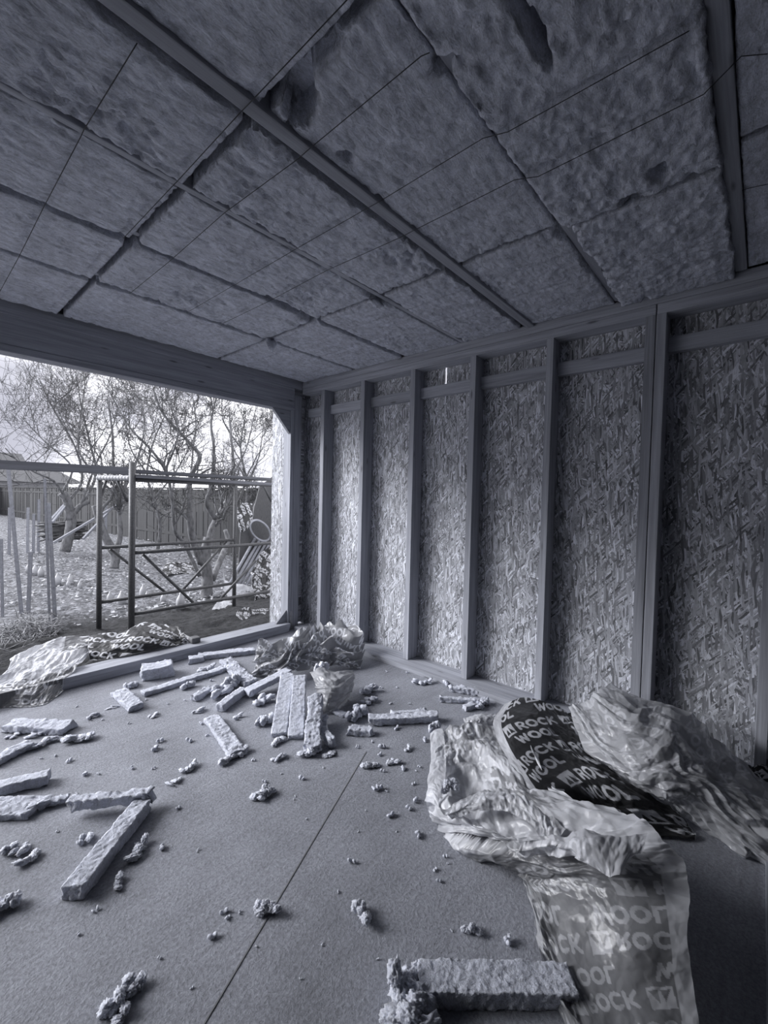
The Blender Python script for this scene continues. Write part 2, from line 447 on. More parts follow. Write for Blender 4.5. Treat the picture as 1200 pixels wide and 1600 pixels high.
# ---- timber frame of the right wall
ordn = ['first', 'second', 'third', 'fourth', 'fifth', 'sixth', 'seventh']
studs = [(3.79, 3.732), (3.165, 3.110), (2.518, 2.463), (1.887, 1.832), (1.247, 1.196), (0.613, 0.556), (0.551, 0.497), (-0.014, -0.067)]
PZ0, PZ1 = 2.772, 2.836
stud_txt = ['wall stud nearest the corner post, its foot behind the crumpled bag', 'second wall stud from the corner, behind the right end of the crumpled bag',
    'third wall stud from the corner, left of the lit slit', 'fourth wall stud from the corner, right of the lit slit', 'fifth wall stud from the corner, above the dark printed bag',
    'left timber of the doubled stud, with a bright left edge', 'right timber of the doubled stud, dark return on its right', 'wall stud at the right edge of the photo with a thin bright edge']
for k, (a, b) in enumerate(studs):
    o = bev_box('wall_stud', (STUD_X, b, 0.052), (W_OSB-0.001, a, PZ0), WZ)
    tag(o, 'grey sawn '+stud_txt[k], 'stud', 'upright studs of the board wall')
tag(bev_box('wall_stud', (STUD_X, -0.76, 0.052), (W_OSB-0.001, -0.71, PZ0), WZ), 'grey sawn stud just outside the right edge of the photo', 'stud', 'upright studs of the board wall')
# plates
tag(bev_box('bottom_plate', (PLATE_X, YB, 0.0), (W_OSB-0.001, 4.06, 0.052), WY), 'long timber bottom plate on the floor under the studs of the board wall', 'timber')
tag(bev_box('top_plate', (STUD_X, 0.556, PZ0), (W_OSB-0.001, 4.13, PZ1), WY), 'lower timber top plate between corner post and doubled stud', 'timber')
tag(bev_box('top_plate', (STUD_X, YB, PZ0), (W_OSB-0.001, 0.549, PZ1), WY), 'lower timber top plate running right from the doubled stud', 'timber')
tag(bev_box('top_plate', (STUD_X-0.004, YB, PZ1+0.001), (W_OSB-0.001, 4.27, Z_CEIL+0.005), WY), 'upper timber top plate along the ceiling insulation', 'timber')
# noggins: thin battens against the sheeting
edges = [4.13]+[v for s in studs for v in s]
bays = [(4.125, 3.79), (3.732, 3.165), (3.110, 2.518), (2.463, 1.887), (1.832, 1.247), (1.196, 0.613), (0.497, -0.014)]
for k, (a, b) in enumerate(bays):
    dz = 0.03 if k == 6 else 0.0
    lab = 'short grey rail against the boards, in the %s bay from the corner' % ordn[k] if k < 6 else 'short dark rail against the boards, right of the doubled stud'
    tag(bev_box('wall_noggin', (3.29, b+0.001, 2.515+dz), (W_OSB-0.001, a-0.001, 2.612+dz), WY), lab, 'rail', 'short rails between the studs')

# ---- corner post, beam, sill
post = empty('corner_post', (3.09, Y_OPEN, 0.0))
bev_box('post_timber', (3.045, Y_OPEN, 0.0), (3.092, Y_OUT-0.006, 2.60), WZ, post)
bev_box('post_timber', (3.094, Y_OPEN-0.004, 0.0), (STUD_X-0.006, Y_OUT-0.006, 2.74), WZ, post)
boxes_mesh('strap', [((3.07, Y_OPEN-0.008, 0.0), (3.115, Y_OPEN-0.005, 0.22))], ZINC, post)['label'] = 'galvanised strap at the post foot'
tag(post, 'built-up timber corner post between the garden opening and the board wall', 'post')

BZ0, BZ1 = 2.556, 2.93
beam = empty('opening_beam', (0.6, Y_OPEN, BZ0))
bev_box('lower_board', (XL, Y_OPEN-0.002, BZ0), (3.0935, Y_OUT-0.006, BZ0+0.052), BEAM, beam, 0.004)
bev_box('middle_board', (XL, Y_OPEN+0.002, BZ0+0.0525), (3.0935, Y_OUT-0.008, BZ0+0.265), BEAM, beam, 0.003)
bev_box('upper_board', (XL, Y_OPEN-0.006, BZ0+0.2655), (3.19, Y_OUT-0.008, BZ1), BEAM, beam, 0.003)
tag(beam, 'deep grey timber beam with stacked boards above the garden opening', 'beam')

sill = empty('opening_sill', (1.5, 4.07, 0.0))
bev_box('lower_board', (XL, 4.075, 0.0), (3.038, 4.27, 0.046), WX, sill, 0.003)
bev_box('upper_board', (XL, 4.068, 0.0465), (3.042, 4.265, 0.095), WX, sill, 0.003)
tag(sill, 'long double timber sill on the floor across the garden opening', 'sill')
tag(bev_box('outer_batten', (XL, 4.36, -0.12), (3.05, 4.40, 0.03), wood_mat('dark_batten', 0, 0.09, 0.05)), 'dark batten outside, behind the timber sill', 'timber')  # batten coloured darker than the sill timber
def prism(name, pts, y0, y1, mat):
    V = [(p[0], y0, p[1]) for p in pts]+[(p[0], y1, p[1]) for p in pts]
    F4 = [(0, 1, 4, 3), (1, 2, 5, 4), (2, 0, 3, 5)]
    me = bpy.data.meshes.new(name); c = np.array(V).mean(0)
    me.from_pydata([tuple(np.array(v)-c) for v in V], [], F4+[(2, 1, 0), (3, 4, 5)]); me.update()
    bm = bmesh.new(); bm.from_mesh(me); bmesh.ops.recalc_face_normals(bm, faces=bm.faces); bmesh.ops.bevel(bm, geom=list(bm.edges), offset=0.002, segments=1, affect='EDGES'); bm.to_mesh(me); bm.free()
    o = link(name, me, mat); o.location = c; return o
tag(prism('corner_gusset', [(2.80, BZ0-0.002), (3.043, BZ0-0.002), (3.043, 2.29)], Y_OPEN+0.01, Y_OPEN+0.05, WX), 'triangular timber brace under the beam at the top of the corner post', 'brace')
tag(prism('corner_gusset', [(2.90, 0.097), (3.043, 0.097), (3.043, 0.235)], Y_OPEN+0.02, Y_OPEN+0.05, PALE), 'small pale triangular block standing on the sill at the post foot', 'brace')

# ---- rafters
RY = [(-0.60, 'behind'), (0.145, 'a'), (0.770, 'b'), (1.372, 'c'), (1.955, 'd'), (2.592, 'e'), (3.262, 'f'), (3.93, 'g')]
raft_txt = {'behind': 'ceiling rafter outside the right edge of the photo', 'a': 'dark ceiling rafter at the right edge, meeting the wall above the right bay',
    'b': 'ceiling rafter half covered by torn wool, ending above the doubled stud', 'c': 'widest exposed ceiling rafter with a deep dark gap along it',
    'd': 'thin ceiling rafter next after the widest one towards the garden', 'e': 'ceiling rafter in the middle of the garden side, in a dark slot',
    'f': 'ceiling rafter second nearest the beam, in a thin dark slot', 'g': 'ceiling rafter right against the garden beam'}
for y, k in RY:
    zb = {'c': 2.885, 'd': 2.90, 'a': 2.905, 'b': 2.915}.get(k, 2.955)
    w = {'c': 0.030, 'a': 0.028, 'd': 0.017, 'b': 0.026}.get(k, 0.020)
    o = bev_box('ceiling_rafter', (XL, y-w, zb), (W_OSB-0.002 if zb > 2.915 else STUD_X-0.008, y+w, 3.155), RAFT, bev=0.007)
    tag(o, 'grey timber '+raft_txt[k], 'rafter', 'rafters across the ceiling')

# ---- mineral wool batts between the rafters
def grid_box(nx, ny, nz):
    """closed subdivided unit box (0..1), quads with shared vertices"""
    idx = {}; V = []; F = []
    def vid(i, j, k):
        t = (i, j, k)
        if t not in idx: idx[t] = len(V); V.append((i/nx, j/ny, k/nz))
        return idx[t]
    for i in range(nx):
        for j in range(ny):
            F.append((vid(i, j, 0), vid(i, j+1, 0), vid(i+1, j+1, 0), vid(i+1, j, 0)))
            F.append((vid(i, j, nz), vid(i+1, j, nz), vid(i+1, j+1, nz), vid(i, j+1, nz)))
    for i in range(nx):
        for k in range(nz):
            F.append((vid(i, 0, k), vid(i+1, 0, k), vid(i+1, 0, k+1), vid(i, 0, k+1)))
            F.append((vid(i, ny, k), vid(i, ny, k+1), vid(i+1, ny, k+1), vid(i+1, ny, k)))
    for j in range(ny):
        for k in range(nz):
            F.append((vid(0, j, k), vid(0, j, k+1), vid(0, j+1, k+1), vid(0, j+1, k)))
            F.append((vid(nx, j, k), vid(nx, j+1, k), vid(nx, j+1, k+1), vid(nx, j, k+1)))
    return np.array(V), np.array(F)
_gb = {}
def gbox(*a):
    if a not in _gb: _gb[a] = grid_box(*a)
    return _gb[a]

STR_X = [0.48, 0.80, 1.05, 1.435, 1.695, 2.41, 2.70]
HOLES = [(*G(*p[:2], 2.9)[:2], p[2], p[3]) for p in [(592, 466, .13, .035), (885, 362, .07, .05), (925, 415, .16, .035), (585, 318, .03, .03), (482, 500, .08, .03), (205, 382, .03, .05), (425, 535, .07, .03),
    (395, 180, .04, .04), (700, 90, .03, .05), (990, 300, .03, .05), (1030, 262, .05, .03), (540, 245, .03, .02)]]
BAYS = [('right of the darkest rafter', -0.55, 0.112, 2.915, 0.008),
        ('left of the darkest rafter', 0.172, 0.750, 2.868, 0.020),
        ('wallward of the widest exposed rafter', 0.800, 1.347, 2.897, 0.009),
        ('gardenward of the widest exposed rafter', 1.452, 1.935, 2.893, 0.011),
        ('third from the beam', 1.985, 2.570, 2.897, 0.009),
        ('second from the beam', 2.625, 3.238, 2.897, 0.009),
        ('next to the beam', 3.285, 4.085, 2.899, 0.008)]
for bi, (btxt, y0, y1, zb, amp) in enumerate(BAYS):
    cols = [(-0.42, 0.835, 'left part'), (0.878, 2.118, 'middle part'), (2.152, 3.192, 'wall-end part')]
    if bi == 0: cols = [(0.95, 2.06, 'middle part'), (2.09, 3.192, 'wall-end part')]
    if bi == 1: cols = [(0.60, 2.13, 'middle part'), (2.150, 3.192, 'wall-end part')]
    for ci, (x0, x1, ctxt) in enumerate(cols):
        nx = int((x1-x0)/0.0095); ny = int((y1-y0)/0.0095)
        V, F = gbox(nx, ny, 5)
        L = np.array([x1-x0, y1-y0, 0.11])
        P = V*L+np.array([x0, y0, zb])
        sd = 11+bi*17+ci*5
        under = 1-V[:, 2]
        Q = P*np.array([1, 1, 2])
        big = fbm(Q*3.2, sd, 3); med = fbm(Q*np.array([9, 16, 9]), sd+3, 4, 0.6); fine_ = fbm(Q*np.array([40, 55, 40]), sd+5, 2)
        # torn, crumbly patches only where a slow mask says so
        tm = np.clip(fbm(Q*2.1, sd+9, 2)*2.2+(0.15 if bi in (1, 3) else -0.25), 0, 1)
        pits = np.clip(fbm(Q*np.array([28, 34, 28]), sd+33, 3, 0.6)-0.12, 0, 1)
        dz = amp*(0.55*big+0.9*med+0.5*fine_)+tm*0.022*np.clip(np.abs(med)*2-0.15, 0, 1)+0.035*pits*(0.45+tm)
        # edges: rounded over and ragged
        ex = np.minimum(V[:, 0], 1-V[:, 0])*L[0]; ey = np.minimum(V[:, 1], 1-V[:, 1])*L[1]
        e = np.minimum(ex, ey)
        P[:, 2] += under*(dz+0.004*np.exp(-(e/0.010)**2)+np.where(e < 0.05, 0.010*np.abs(med), 0))
        rag = 0.5+0.5*fbm(Q*5, sd+21, 2)
        sgx = np.sign(V[:, 0]-0.5)*np.exp(-(ex/0.05)**2); sgy = np.sign(V[:, 1]-0.5)*np.exp(-(ey/0.05)**2)
        k = {1: 0.020, 3: 0.012}.get(bi, 0.008)
        P[:, 0] += sgx*(0.006*fine_+0.010*med*rag); P[:, 1] += sgy*(k*0.5*fine_+k*med*(0.4+rag))
        # strings pull the wool in a little
        for sx in STR_X:
            P[:, 2] += under*0.006*np.exp(-((P[:, 0]-sx)/0.016)**2)
        for hx_, hy_, ra, rb in HOLES:
            g_ = np.exp(-((((P[:, 0]-hx_)/(ra*(1+0.5*med)))**2+((P[:, 1]-hy_)/(rb*(1+0.5*fine_)))**2)**2))
            P[:, 2] += under*g_*0.10
        # the big torn hole next to the widest rafter
        if bi == 2 and ci == 1:
            hx = (P[:, 0]-0.925-0.3*(P[:, 1]-1.22))/(0.052+0.02*med); hy = (P[:, 1]-1.235)/(0.080+0.05*fine_)
            hole = np.exp(-(hx**2+hy**2)**3)
            P[:, 2] += under*hole*(0.20+0.06*med)
            slit = np.exp(-((P[:, 0]-0.885)/0.012)**4)*np.clip((P[:, 1]-0.95)/0.1, 0, 1)*np.clip((1.2-P[:, 1])/0.1, 0, 1)
            P[:, 2] += under*slit*0.10
        if bi == 1 and ci == 0:      # a dark pocket near the top of the photo
            pk = np.exp(-(((P[:, 0]-1.18)/0.13)**2+((P[:, 1]-0.53)/(0.022+0.02*med))**2)**3)
            P[:, 2] += under*pk*0.16
            P[:, 1] += 0.0
        if bi == 1:                  # soft edge that sags over the rafter
            sag = np.exp(-(ey/0.09)**2)*(V[:, 1] > 0.5)*(P[:, 0] < 2.1)
            P[:, 1] += sag*(0.018+0.02*big); P[:, 2] -= 0.0*sag
            P[:, 2] -= under*(P[:, 1] > 0.75)*(zb-2.868+0.004)
        if bi in (1, 2) or bi == 3:
            cr = np.exp(-((P[:, 0]-1.69-0.02*big)/0.010)**2)*(bi == 1)+np.exp(-((P[:, 0]-1.44-0.02*big)/0.010)**2)*(bi == 1)
            P[:, 2] += under*cr*0.018
        o = centred('ceiling_batt', P, F, CEILW)
        tag(o, 'ceiling wool batt, %s of the ceiling bay %s' % (ctxt, btxt), 'insulation', 'mineral wool batts between the rafters')

# ---- cords stapled under the batts
def cord(pts, label, r=0.0016, z=2.884):
    a = Acc(); P = []
    for k in range(len(pts)-1):
        p, q = np.array(pts[k]), np.array(pts[k+1]); n_ = 10
        for i in range(n_): P.append(p+(q-p)*i/n_)
    P.append(np.array(pts[-1])); P = np.array(P, float)
    a.tube(P, [r]*len(P), 6)
    tag(a.build('binding_cord', CORD), label, 'cord', 'thin cords holding the ceiling wool')
def cz(x, y):                          # the cord rides on rafters and on batts
    for yy, zz in ((0.145, 2.918), (0.77, 2.880), (1.372, 2.878), (1.955, 2.893)):
        if abs(y-yy) < 0.045: return zz
    return 2.856 if 0.17 < y < 0.75 else 2.888
cord_spec = [(0.48, 1.44, 4.05, 'thin cord crossing the ceiling leftmost of all'), (0.805, 0.85, 2.56, 'thin cord crossing the ceiling just left of the long batt joint'),
    (1.05, 0.79, 3.22, 'thin cord crossing the ceiling from the torn hole towards the garden'), (1.435, 0.20, 3.22, 'thin cord crossing the ceiling beside the middle of the widest rafter'),
    (1.695, 0.04, 3.22, 'thin cord crossing four bays, next right of the mid-ceiling one'), (2.41, -0.1, 0.13, 'short thin cord near the wall at the right edge of the photo')]
for x, ya, yb, lab in cord_spec:
    ys = sorted(set([ya, yb]+[v for v in (0.10, 0.19, 0.72, 0.82, 1.34, 1.41, 1.93, 1.98, 2.592, 3.262) if ya < v < yb]))
    cord([(x+0.006*math.sin(7*y+x*9), y, cz(x, y)) for y in ys], lab)

# ================================================================ printed film bags
def seg_d(x, y, a, b):
    ax, ay = a; bx, by = b; dx, dy = bx-ax, by-ay
    t = np.clip(((x-ax)*dx+(y-ay)*dy)/(dx*dx+dy*dy), 0, 1)
    return np.hypot(x-ax-t*dx, y-ay-t*dy)
def letter(ch, x, y):
    """bold capital in a cell about 0.9 wide and 1 high; True where the stroke is"""
    h = 0.115
    if ch == 'O': r = np.hypot((x-0.46)/0.46, (y-0.5)/0.5); return (r < 1.0) & (r > 0.50)
    if ch == 'C':
        r = np.hypot((x-0.46)/0.46, (y-0.5)/0.5); return (r < 1.0) & (r > 0.50) & ~((x > 0.5) & (np.abs(y-0.5) < 0.20))
    if ch == 'W':
        return np.minimum.reduce([seg_d(x, y, (0.06, 0.95), (0.28, 0.08)), seg_d(x, y, (0.28, 0.08), (0.50, 0.80)), seg_d(x, y, (0.50, 0.80), (0.72, 0.08)), seg_d(x, y, (0.72, 0.08), (0.94, 0.95))]) < h*0.88
    if ch == 'L': return (seg_d(x, y, (0.12, 0.9), (0.12, 0.12)) < h) | (seg_d(x, y, (0.12, 0.12), (0.60, 0.12)) < h)
    if ch == 'K': return (seg_d(x, y, (0.12, 0.9), (0.12, 0.1)) < h) | (seg_d(x, y, (0.72, 0.92), (0.2, 0.46)) < h) | (seg_d(x, y, (0.34, 0.56), (0.76, 0.08)) < h)
    if ch == 'R':
        r = np.hypot((x-0.36)/0.36, (y-0.68)/0.32)
        return (seg_d(x, y, (0.12, 0.9), (0.12, 0.1)) < h) | ((r < 1) & (r > 0.42) & (x > 0.34)) | ((np.abs(y-0.90) < 0.10) & (x > 0.1) & (x < 0.4)) | ((np.abs(y-0.46) < 0.10) & (x > 0.1) & (x < 0.4)) | (seg_d(x, y, (0.38, 0.42), (0.66, 0.08)) < h)
    return x < -9
WID = {'O': 0.98, 'C': 0.96, 'W': 1.06, 'L': 0.74, 'K': 0.86, 'R': 0.80}
def word(s_, x, y):
    out = np.zeros(x.shape, bool); cx = 0.0
    for ch in s_:
        inb = (x > cx-0.1) & (x < cx+1.15) & (y > -0.1) & (y < 1.1)
        if inb.any(): out[inb] |= letter(ch, x[inb]-cx, y[inb])
        cx += WID[ch]
    return out
def ink_pattern(S, T, scale=1.0, mirror=False, rot=0.0, off=(0, 0)):
    """dark field with light lettering in staggered rows: square emblem + ROCK over WOOL"""
    c, s = math.cos(rot), math.sin(rot)
    T = -T
    a = (S*c-T*s)/scale+off[0]; b = (S*s+T*c)/scale+off[1]
    if mirror in ('x', 'xy'): a = -a
    if mirror in ('y', 'xy'): b = -b
    th = 0.165; tw = 0.30
    row = np.floor(b/th); a = a+np.where(row % 2 == 0, 0.0, 0.13)
    x = a-np.floor(a/tw)*tw; y = b-row*th
    H = 0.052
    light = word('ROCK', (x-0.088)/H, (y-0.096)/H) | word('WOOL', (x-0.040)/H, (y-0.022)/H)
    # emblem: light square with a dark volcano outline
    ex = (x-0.004)/0.066; ey = (y-0.090)/0.066
    sq = (ex > 0) & (ex < 1) & (ey > 0) & (ey < 1)
    dxe = np.abs(ex-0.5); peak = (ey < 0.95-dxe*1.95) & (ey > 0.14) & (dxe > 0.02+0.14*ey) & (ey < 0.74)
    light |= sq & ~peak
    return 1.0-light.astype(float)

def cr_interp(A, t):
    """Catmull-Rom along axis 0 of A at parameters t in 0..n-1"""
    n = len(A); Ap = np.concatenate([2*A[:1]-A[1:2], A, 2*A[-1:]-A[-2:-1]])
    i = np.clip(np.floor(t).astype(int), 0, n-2); f = (t-i)[:, None]
    f = f.reshape((-1,)+(1,)*(A.ndim-1))
    p0, p1, p2, p3 = Ap[i], Ap[i+1], Ap[i+2], Ap[i+3]
    return 0.5*((2*p1)+(-p0+p2)*f+(2*p0-5*p1+4*p2-p3)*f*f+(-p0+3*p1-3*p2+p3)*f**3)
def sheet(name, net, mat, res=0.003, amp=0.012, size=0.11, seed=1, margin=(0, 0), scale=1.0, mirror=False, rot=0.0,
          off=(0, 0), ragged=0.012, ampmap=None, parent=None, fold=0.0, fold_dir=0.3, floor_z=0.004, inkfac=1.0, xmax=None, fold_n=26.0, inkmap=None, inkbase=None):
    N = np.array([[G(*p) for p in row] for row in net])           # rows x cols x 3
    len_t = np.linalg.norm(np.diff(N, axis=0), axis=2).sum(0).mean(); len_s = np.linalg.norm(np.diff(N, axis=1), axis=2).sum(1).mean()
    nt = int(max(20, min(430, len_t/res))); ns = int(max(20, min(430, len_s/res)))
    A = cr_interp(N, np.linspace(0, len(net)-1, nt))
    B = cr_interp(A.transpose(1, 0, 2), np.linspace(0, len(net[0])-1, ns)).transpose(1, 0, 2)
    tt, ss = np.meshgrid(np.linspace(0, 1, nt), np.linspace(0, 1, ns), indexing='ij')
    S = ss*len_s; T = tt*len_t
    dT = np.gradient(B, axis=0); dS = np.gradient(B, axis=1); Nn = np.cross(dS, dT)
    Nn /= np.linalg.norm(Nn, axis=2)[..., None]+1e-9
    Nn = np.where(Nn[..., 2:3] < 0, -Nn, Nn)
    h = crumple(S.ravel(), T.ravel(), seed, size).reshape(S.shape)
    am = amp if ampmap is None else amp*ampmap(ss, tt)
    h2 = crumple(S.ravel(), T.ravel(), seed+77, size*0.42).reshape(S.shape)
    disp = am*(h+0.45*np.abs(h2)-0.2)
    if fold:
        q = S*math.cos(fold_dir)+T*math.sin(fold_dir)
        qn = fbm(np.stack([S.ravel()*4, T.ravel()*4, S.ravel()*0], 1), seed+5, 2).reshape(S.shape)
        fr = q*fold_n+qn*2.0; tri = np.abs(fr-np.floor(fr)-0.5)*2
        disp = disp+fold*(tri-0.5)
    P = B+Nn*disp[..., None]
    lat = vec_fbm(np.stack([S.ravel()*9, T.ravel()*9, S.ravel()*0], 1), seed+31, 3).reshape(*S.shape, 3)
    e = np.minimum(np.minimum(S, len_s-S), np.minimum(T, len_t-T)); ew = np.exp(-(e/0.04)**2)[..., None]
    P = P+lat*ragged*(0.15+ew)*np.array([1, 1, 0.4])
    P[..., 2] = np.where(P[..., 2] < floor_z, floor_z+0.12*np.abs(P[..., 2]-floor_z)*np.abs(np.sin(S*90+T*60)), P[..., 2])
    if xmax is not None: P[..., 0] = np.minimum(P[..., 0], xmax-0.01*np.abs(h))
    ink = ink_pattern(S.ravel(), T.ravel(), scale, mirror, rot, off)
    ml, mr = margin; ink = ink*((S.ravel() > ml) & (S.ravel() < len_s-mr))
    ink = ink*inkfac
    if inkmap is not None: ink = ink*inkmap(ss, tt).ravel()
    if inkbase is not None: ink = np.maximum(ink, inkbase(ss, tt).ravel())
    idx = np.arange(nt*ns).reshape(nt, ns)
    F = np.stack([idx[:-1, :-1].ravel(), idx[:-1, 1:].ravel(), idx[1:, 1:].ravel(), idx[1:, :-1].ravel()], 1)
    o = centred(name, P.reshape(-1, 3), F, mat, parent)
    at = o.data.attributes.new('ink', 'FLOAT', 'POINT'); at.data.foreach_set('value', ink.astype(np.float32))
    return o

FILM_PALE = film_mat('pale_clouded_film', 0.80, 0.40, 0.30, 0.26)
FILM_GREY = film_mat('grey_printed_film', 0.66, 0.34, 0.25, 0.24)
FILM_SEEN_THROUGH = film_mat('film_seen_from_its_back', 0.76, 0.22, 0.25, 0.29)
FILM_DARK = film_mat('dark_printed_film', 0.70, 0.045, 0.15, 0.30, 0.0)
FILM_MID = film_mat('mid_printed_film', 0.85, 0.24, 0.25, 0.35, 0.0)

# -- big clouded bag in the foreground
sheet('insulation_bag', [
    [(676, 1148, .10), (716, 1137, .13), (758, 1130, .16), (800, 1128, .19), (836, 1150, .20)],
    [(680, 1185, .09), (722, 1176, .12), (768, 1172, .15), (812, 1190, .19), (850, 1205, .22)],
    [(668, 1235, .05), (722, 1222, .05), (780, 1225, .13), (828, 1240, .21), (905, 1245, .25)],
    [(666, 1270, .02), (722, 1272, .10), (785, 1280, .16), (870, 1278, .25), (985, 1280, .32)],
    [(695, 1305, .00), (748, 1306, .09), (800, 1306, .17), (900, 1310, .27), (1035, 1312, .34)],
    [(760, 1335, .00), (805, 1345, .09), (860, 1342, .18), (945, 1346, .27), (1074, 1352, .32)],
    [(815, 1372, .00), (850, 1385, .06), (900, 1385, .15), (970, 1392, .23), (1077, 1400, .27)],
    [(838, 1450, .00), (868, 1455, .04), (920, 1458, .10), (990, 1462, .17), (1080, 1468, .20)],
    [(852, 1520, .00), (885, 1530, .03), (935, 1530, .06), (1000, 1532, .10), (1086, 1535, .12)],
    [(880, 1600, .00), (915, 1600, .03), (960, 1605, .04), (1020, 1605, .06), (1092, 1605, .07)],
    [(900, 1690, .00), (940, 1690, .02), (985, 1690, .03), (1040, 1690, .03), (1100, 1690, .03)]],
    FILM_SEEN_THROUGH, res=0.0034, amp=0.085, size=0.20, seed=3, margin=(0.05, 0.055), mirror='y', rot=-0.08, scale=1.3,
    inkbase=lambda s, t: 0.58*np.clip((t-0.43)/0.03, 0, 1)-0.12*(s > 0.86),
    inkmap=lambda s, t: 0.30+0.70*np.clip((t-0.43)/0.03, 0, 1)+0.45*((t < 0.10) | ((t > 0.16) & (t < 0.26) & (s > 0.45) & (s < 0.8))),
    ampmap=lambda s, t: np.clip(1.0-3.4*np.clip(t-0.40, 0, 1)*np.clip((s-0.12)/0.2, 0, 1), 0.13, 1),
    )
tag([o for o in COL.objects if o.name.startswith('insulation_bag')][-1], 'large crumpled clouded plastic bag with mirrored ROCK WOOL print spread across the foreground floor', 'bag')
bagA = [o for o in COL.objects if o.name.startswith('insulation_bag')][-1]
sheet('folded_layer', [
    [(684, 1262, .12), (735, 1238, .17), (790, 1232, .20), (842, 1256, .235), (884, 1292, .245)],
    [(694, 1272, .125), (740, 1252, .17), (792, 1248, .20), (836, 1272, .23), (868, 1306, .235)],
    [(706, 1284, .10), (748, 1268, .145), (794, 1268, .17), (828, 1290, .20), (852, 1322, .20)]],
    FILM_SEEN_THROUGH, res=0.003, amp=0.035, size=0.10, seed=53, inkfac=0.5, mirror='x', parent=bagA)
sheet('folded_layer', [
    [(805, 1312, .21), (850, 1300, .28), (905, 1302, .325), (960, 1306, .355), (1012, 1304, .375)],
    [(812, 1322, .20), (858, 1314, .27), (905, 1322, .315), (955, 1334, .34), (1008, 1324, .36)],
    [(822, 1336, .17), (862, 1330, .23), (908, 1342, .28), (950, 1368, .30), (985, 1345, .32)]],
    FILM_SEEN_THROUGH, res=0.003, amp=0.040, size=0.11, seed=57, inkfac=0.35, mirror='y', scale=1.3, parent=bagA)
sheet('side_strip', [
    [(674, 1146, .115), (684, 1140, .125), (694, 1138, .13)],
    [(674, 1185, .105), (686, 1180, .115), (697, 1182, .12)],
    [(668, 1222, .08), (680, 1220, .095), (692, 1228, .09)],
    [(664, 1250, .05), (675, 1252, .07), (686, 1262, .07)]],
    FILM_PALE, res=0.003, amp=0.012, size=0.10, seed=59, inkfac=0.0, parent=bagA)
# -- dark printed bag behind it
o = sheet('insulation_bag', [
    [(790, 1100, .27), (813, 1090, .29), (850, 1095, .28), (888, 1112, .24), (905, 1120, .20)],
    [(770, 1128, .25), (800, 1124, .27), (852, 1126, .27), (893, 1140, .22), (935, 1160, .16)],
    [(783, 1165, .22), (808, 1158, .25), (862, 1156, .24), (905, 1172, .20), (965, 1200, .12)],
    [(805, 1205, .20), (832, 1196, .22), (882, 1188, .20), (935, 1205, .18), (1020, 1245, .08)],
    [(835, 1250, .17), (860, 1240, .18), (912, 1232, .16), (970, 1255, .12), (1080, 1285, .03)],
    [(860, 1295, .08), (885, 1285, .08), (935, 1280, .06), (990, 1300, .02), (1085, 1312, .00)]],
    FILM_DARK, res=0.0034, amp=0.022, size=0.14, seed=9, margin=(0.085, 0.0), rot=-0.42, off=(0.02, 0.03), scale=1.25,
    ampmap=lambda s, t: 0.3+2.8*np.clip(s-0.45, 0, 1)*1.6)
tag(o, 'dark plastic bag printed ROCK WOOL with a pale side strip, between the two clouded bags', 'bag')
# -- clouded bag heaped against the wall
o = sheet('insulation_bag', [
    [(955, 1068, .40), (1008, 1092, .38), (1060, 1103, .38), (1110, 1140, .33), (1160, 1185, .25), (1215, 1235, .18)],
    [(932, 1080, .41), (985, 1122, .39), (1038, 1142, .39), (1092, 1180, .33), (1140, 1215, .28), (1215, 1265, .17)],
    [(908, 1092, .36), (950, 1145, .31), (1003, 1182, .31), (1060, 1205, .30), (1120, 1238, .24), (1215, 1305, .12)],
    [(888, 1106, .29), (915, 1160, .22), (962, 1205, .20), (1030, 1238, .20), (1095, 1262, .16), (1215, 1348, .03)],
    [(900, 1130, .05), (925, 1190, .03), (975, 1228, .03), (1040, 1262, .02), (1100, 1300, .00), (1215, 1372, .00)]],
    FILM_GREY, res=0.0036, amp=0.060, size=0.27, seed=17, margin=(0.04, 0.06), rot=0.5, off=(0.1, 0.06), scale=1.2, inkfac=0.6, xmax=3.075, fold=0.016, fold_dir=1.25, fold_n=7, ampmap=lambda s, t: 0.45+0.8*t)
tag(o, 'clouded grey plastic bag heaped against the board wall, right of the dark printed bag', 'bag')
o = sheet('insulation_bag', [
    [(1160, 1150, .16), (1185, 1150, .18), (1215, 1165, .18)], [(1165, 1165, .15), (1190, 1178, .17), (1225, 1190, .16)],
    [(1172, 1185, .10), (1195, 1200, .12), (1230, 1215, .1)], [(1175, 1210, .02), (1195, 1225, .03), (1230, 1240, .03)]],
    FILM_DARK, res=0.003, amp=0.03, size=0.09, seed=23, rot=0.9, xmax=3.08)
tag(o, 'small dark printed wrapper scrunched at the foot of the rightmost stud', 'bag')
o = sheet('film_scrap', [
    [(722, 1122, .05), (745, 1115, .09), (772, 1113, .08)], [(725, 1130, .07), (748, 1124, .10), (775, 1125, .09)], [(730, 1142, .03), (752, 1140, .05), (778, 1140, .05)]],
    FILM_GREY, res=0.003, amp=0.02, size=0.08, seed=27, inkfac=0.3)
tag(o, 'folded scrap of clear film behind the top left of the big foreground bag', 'film')
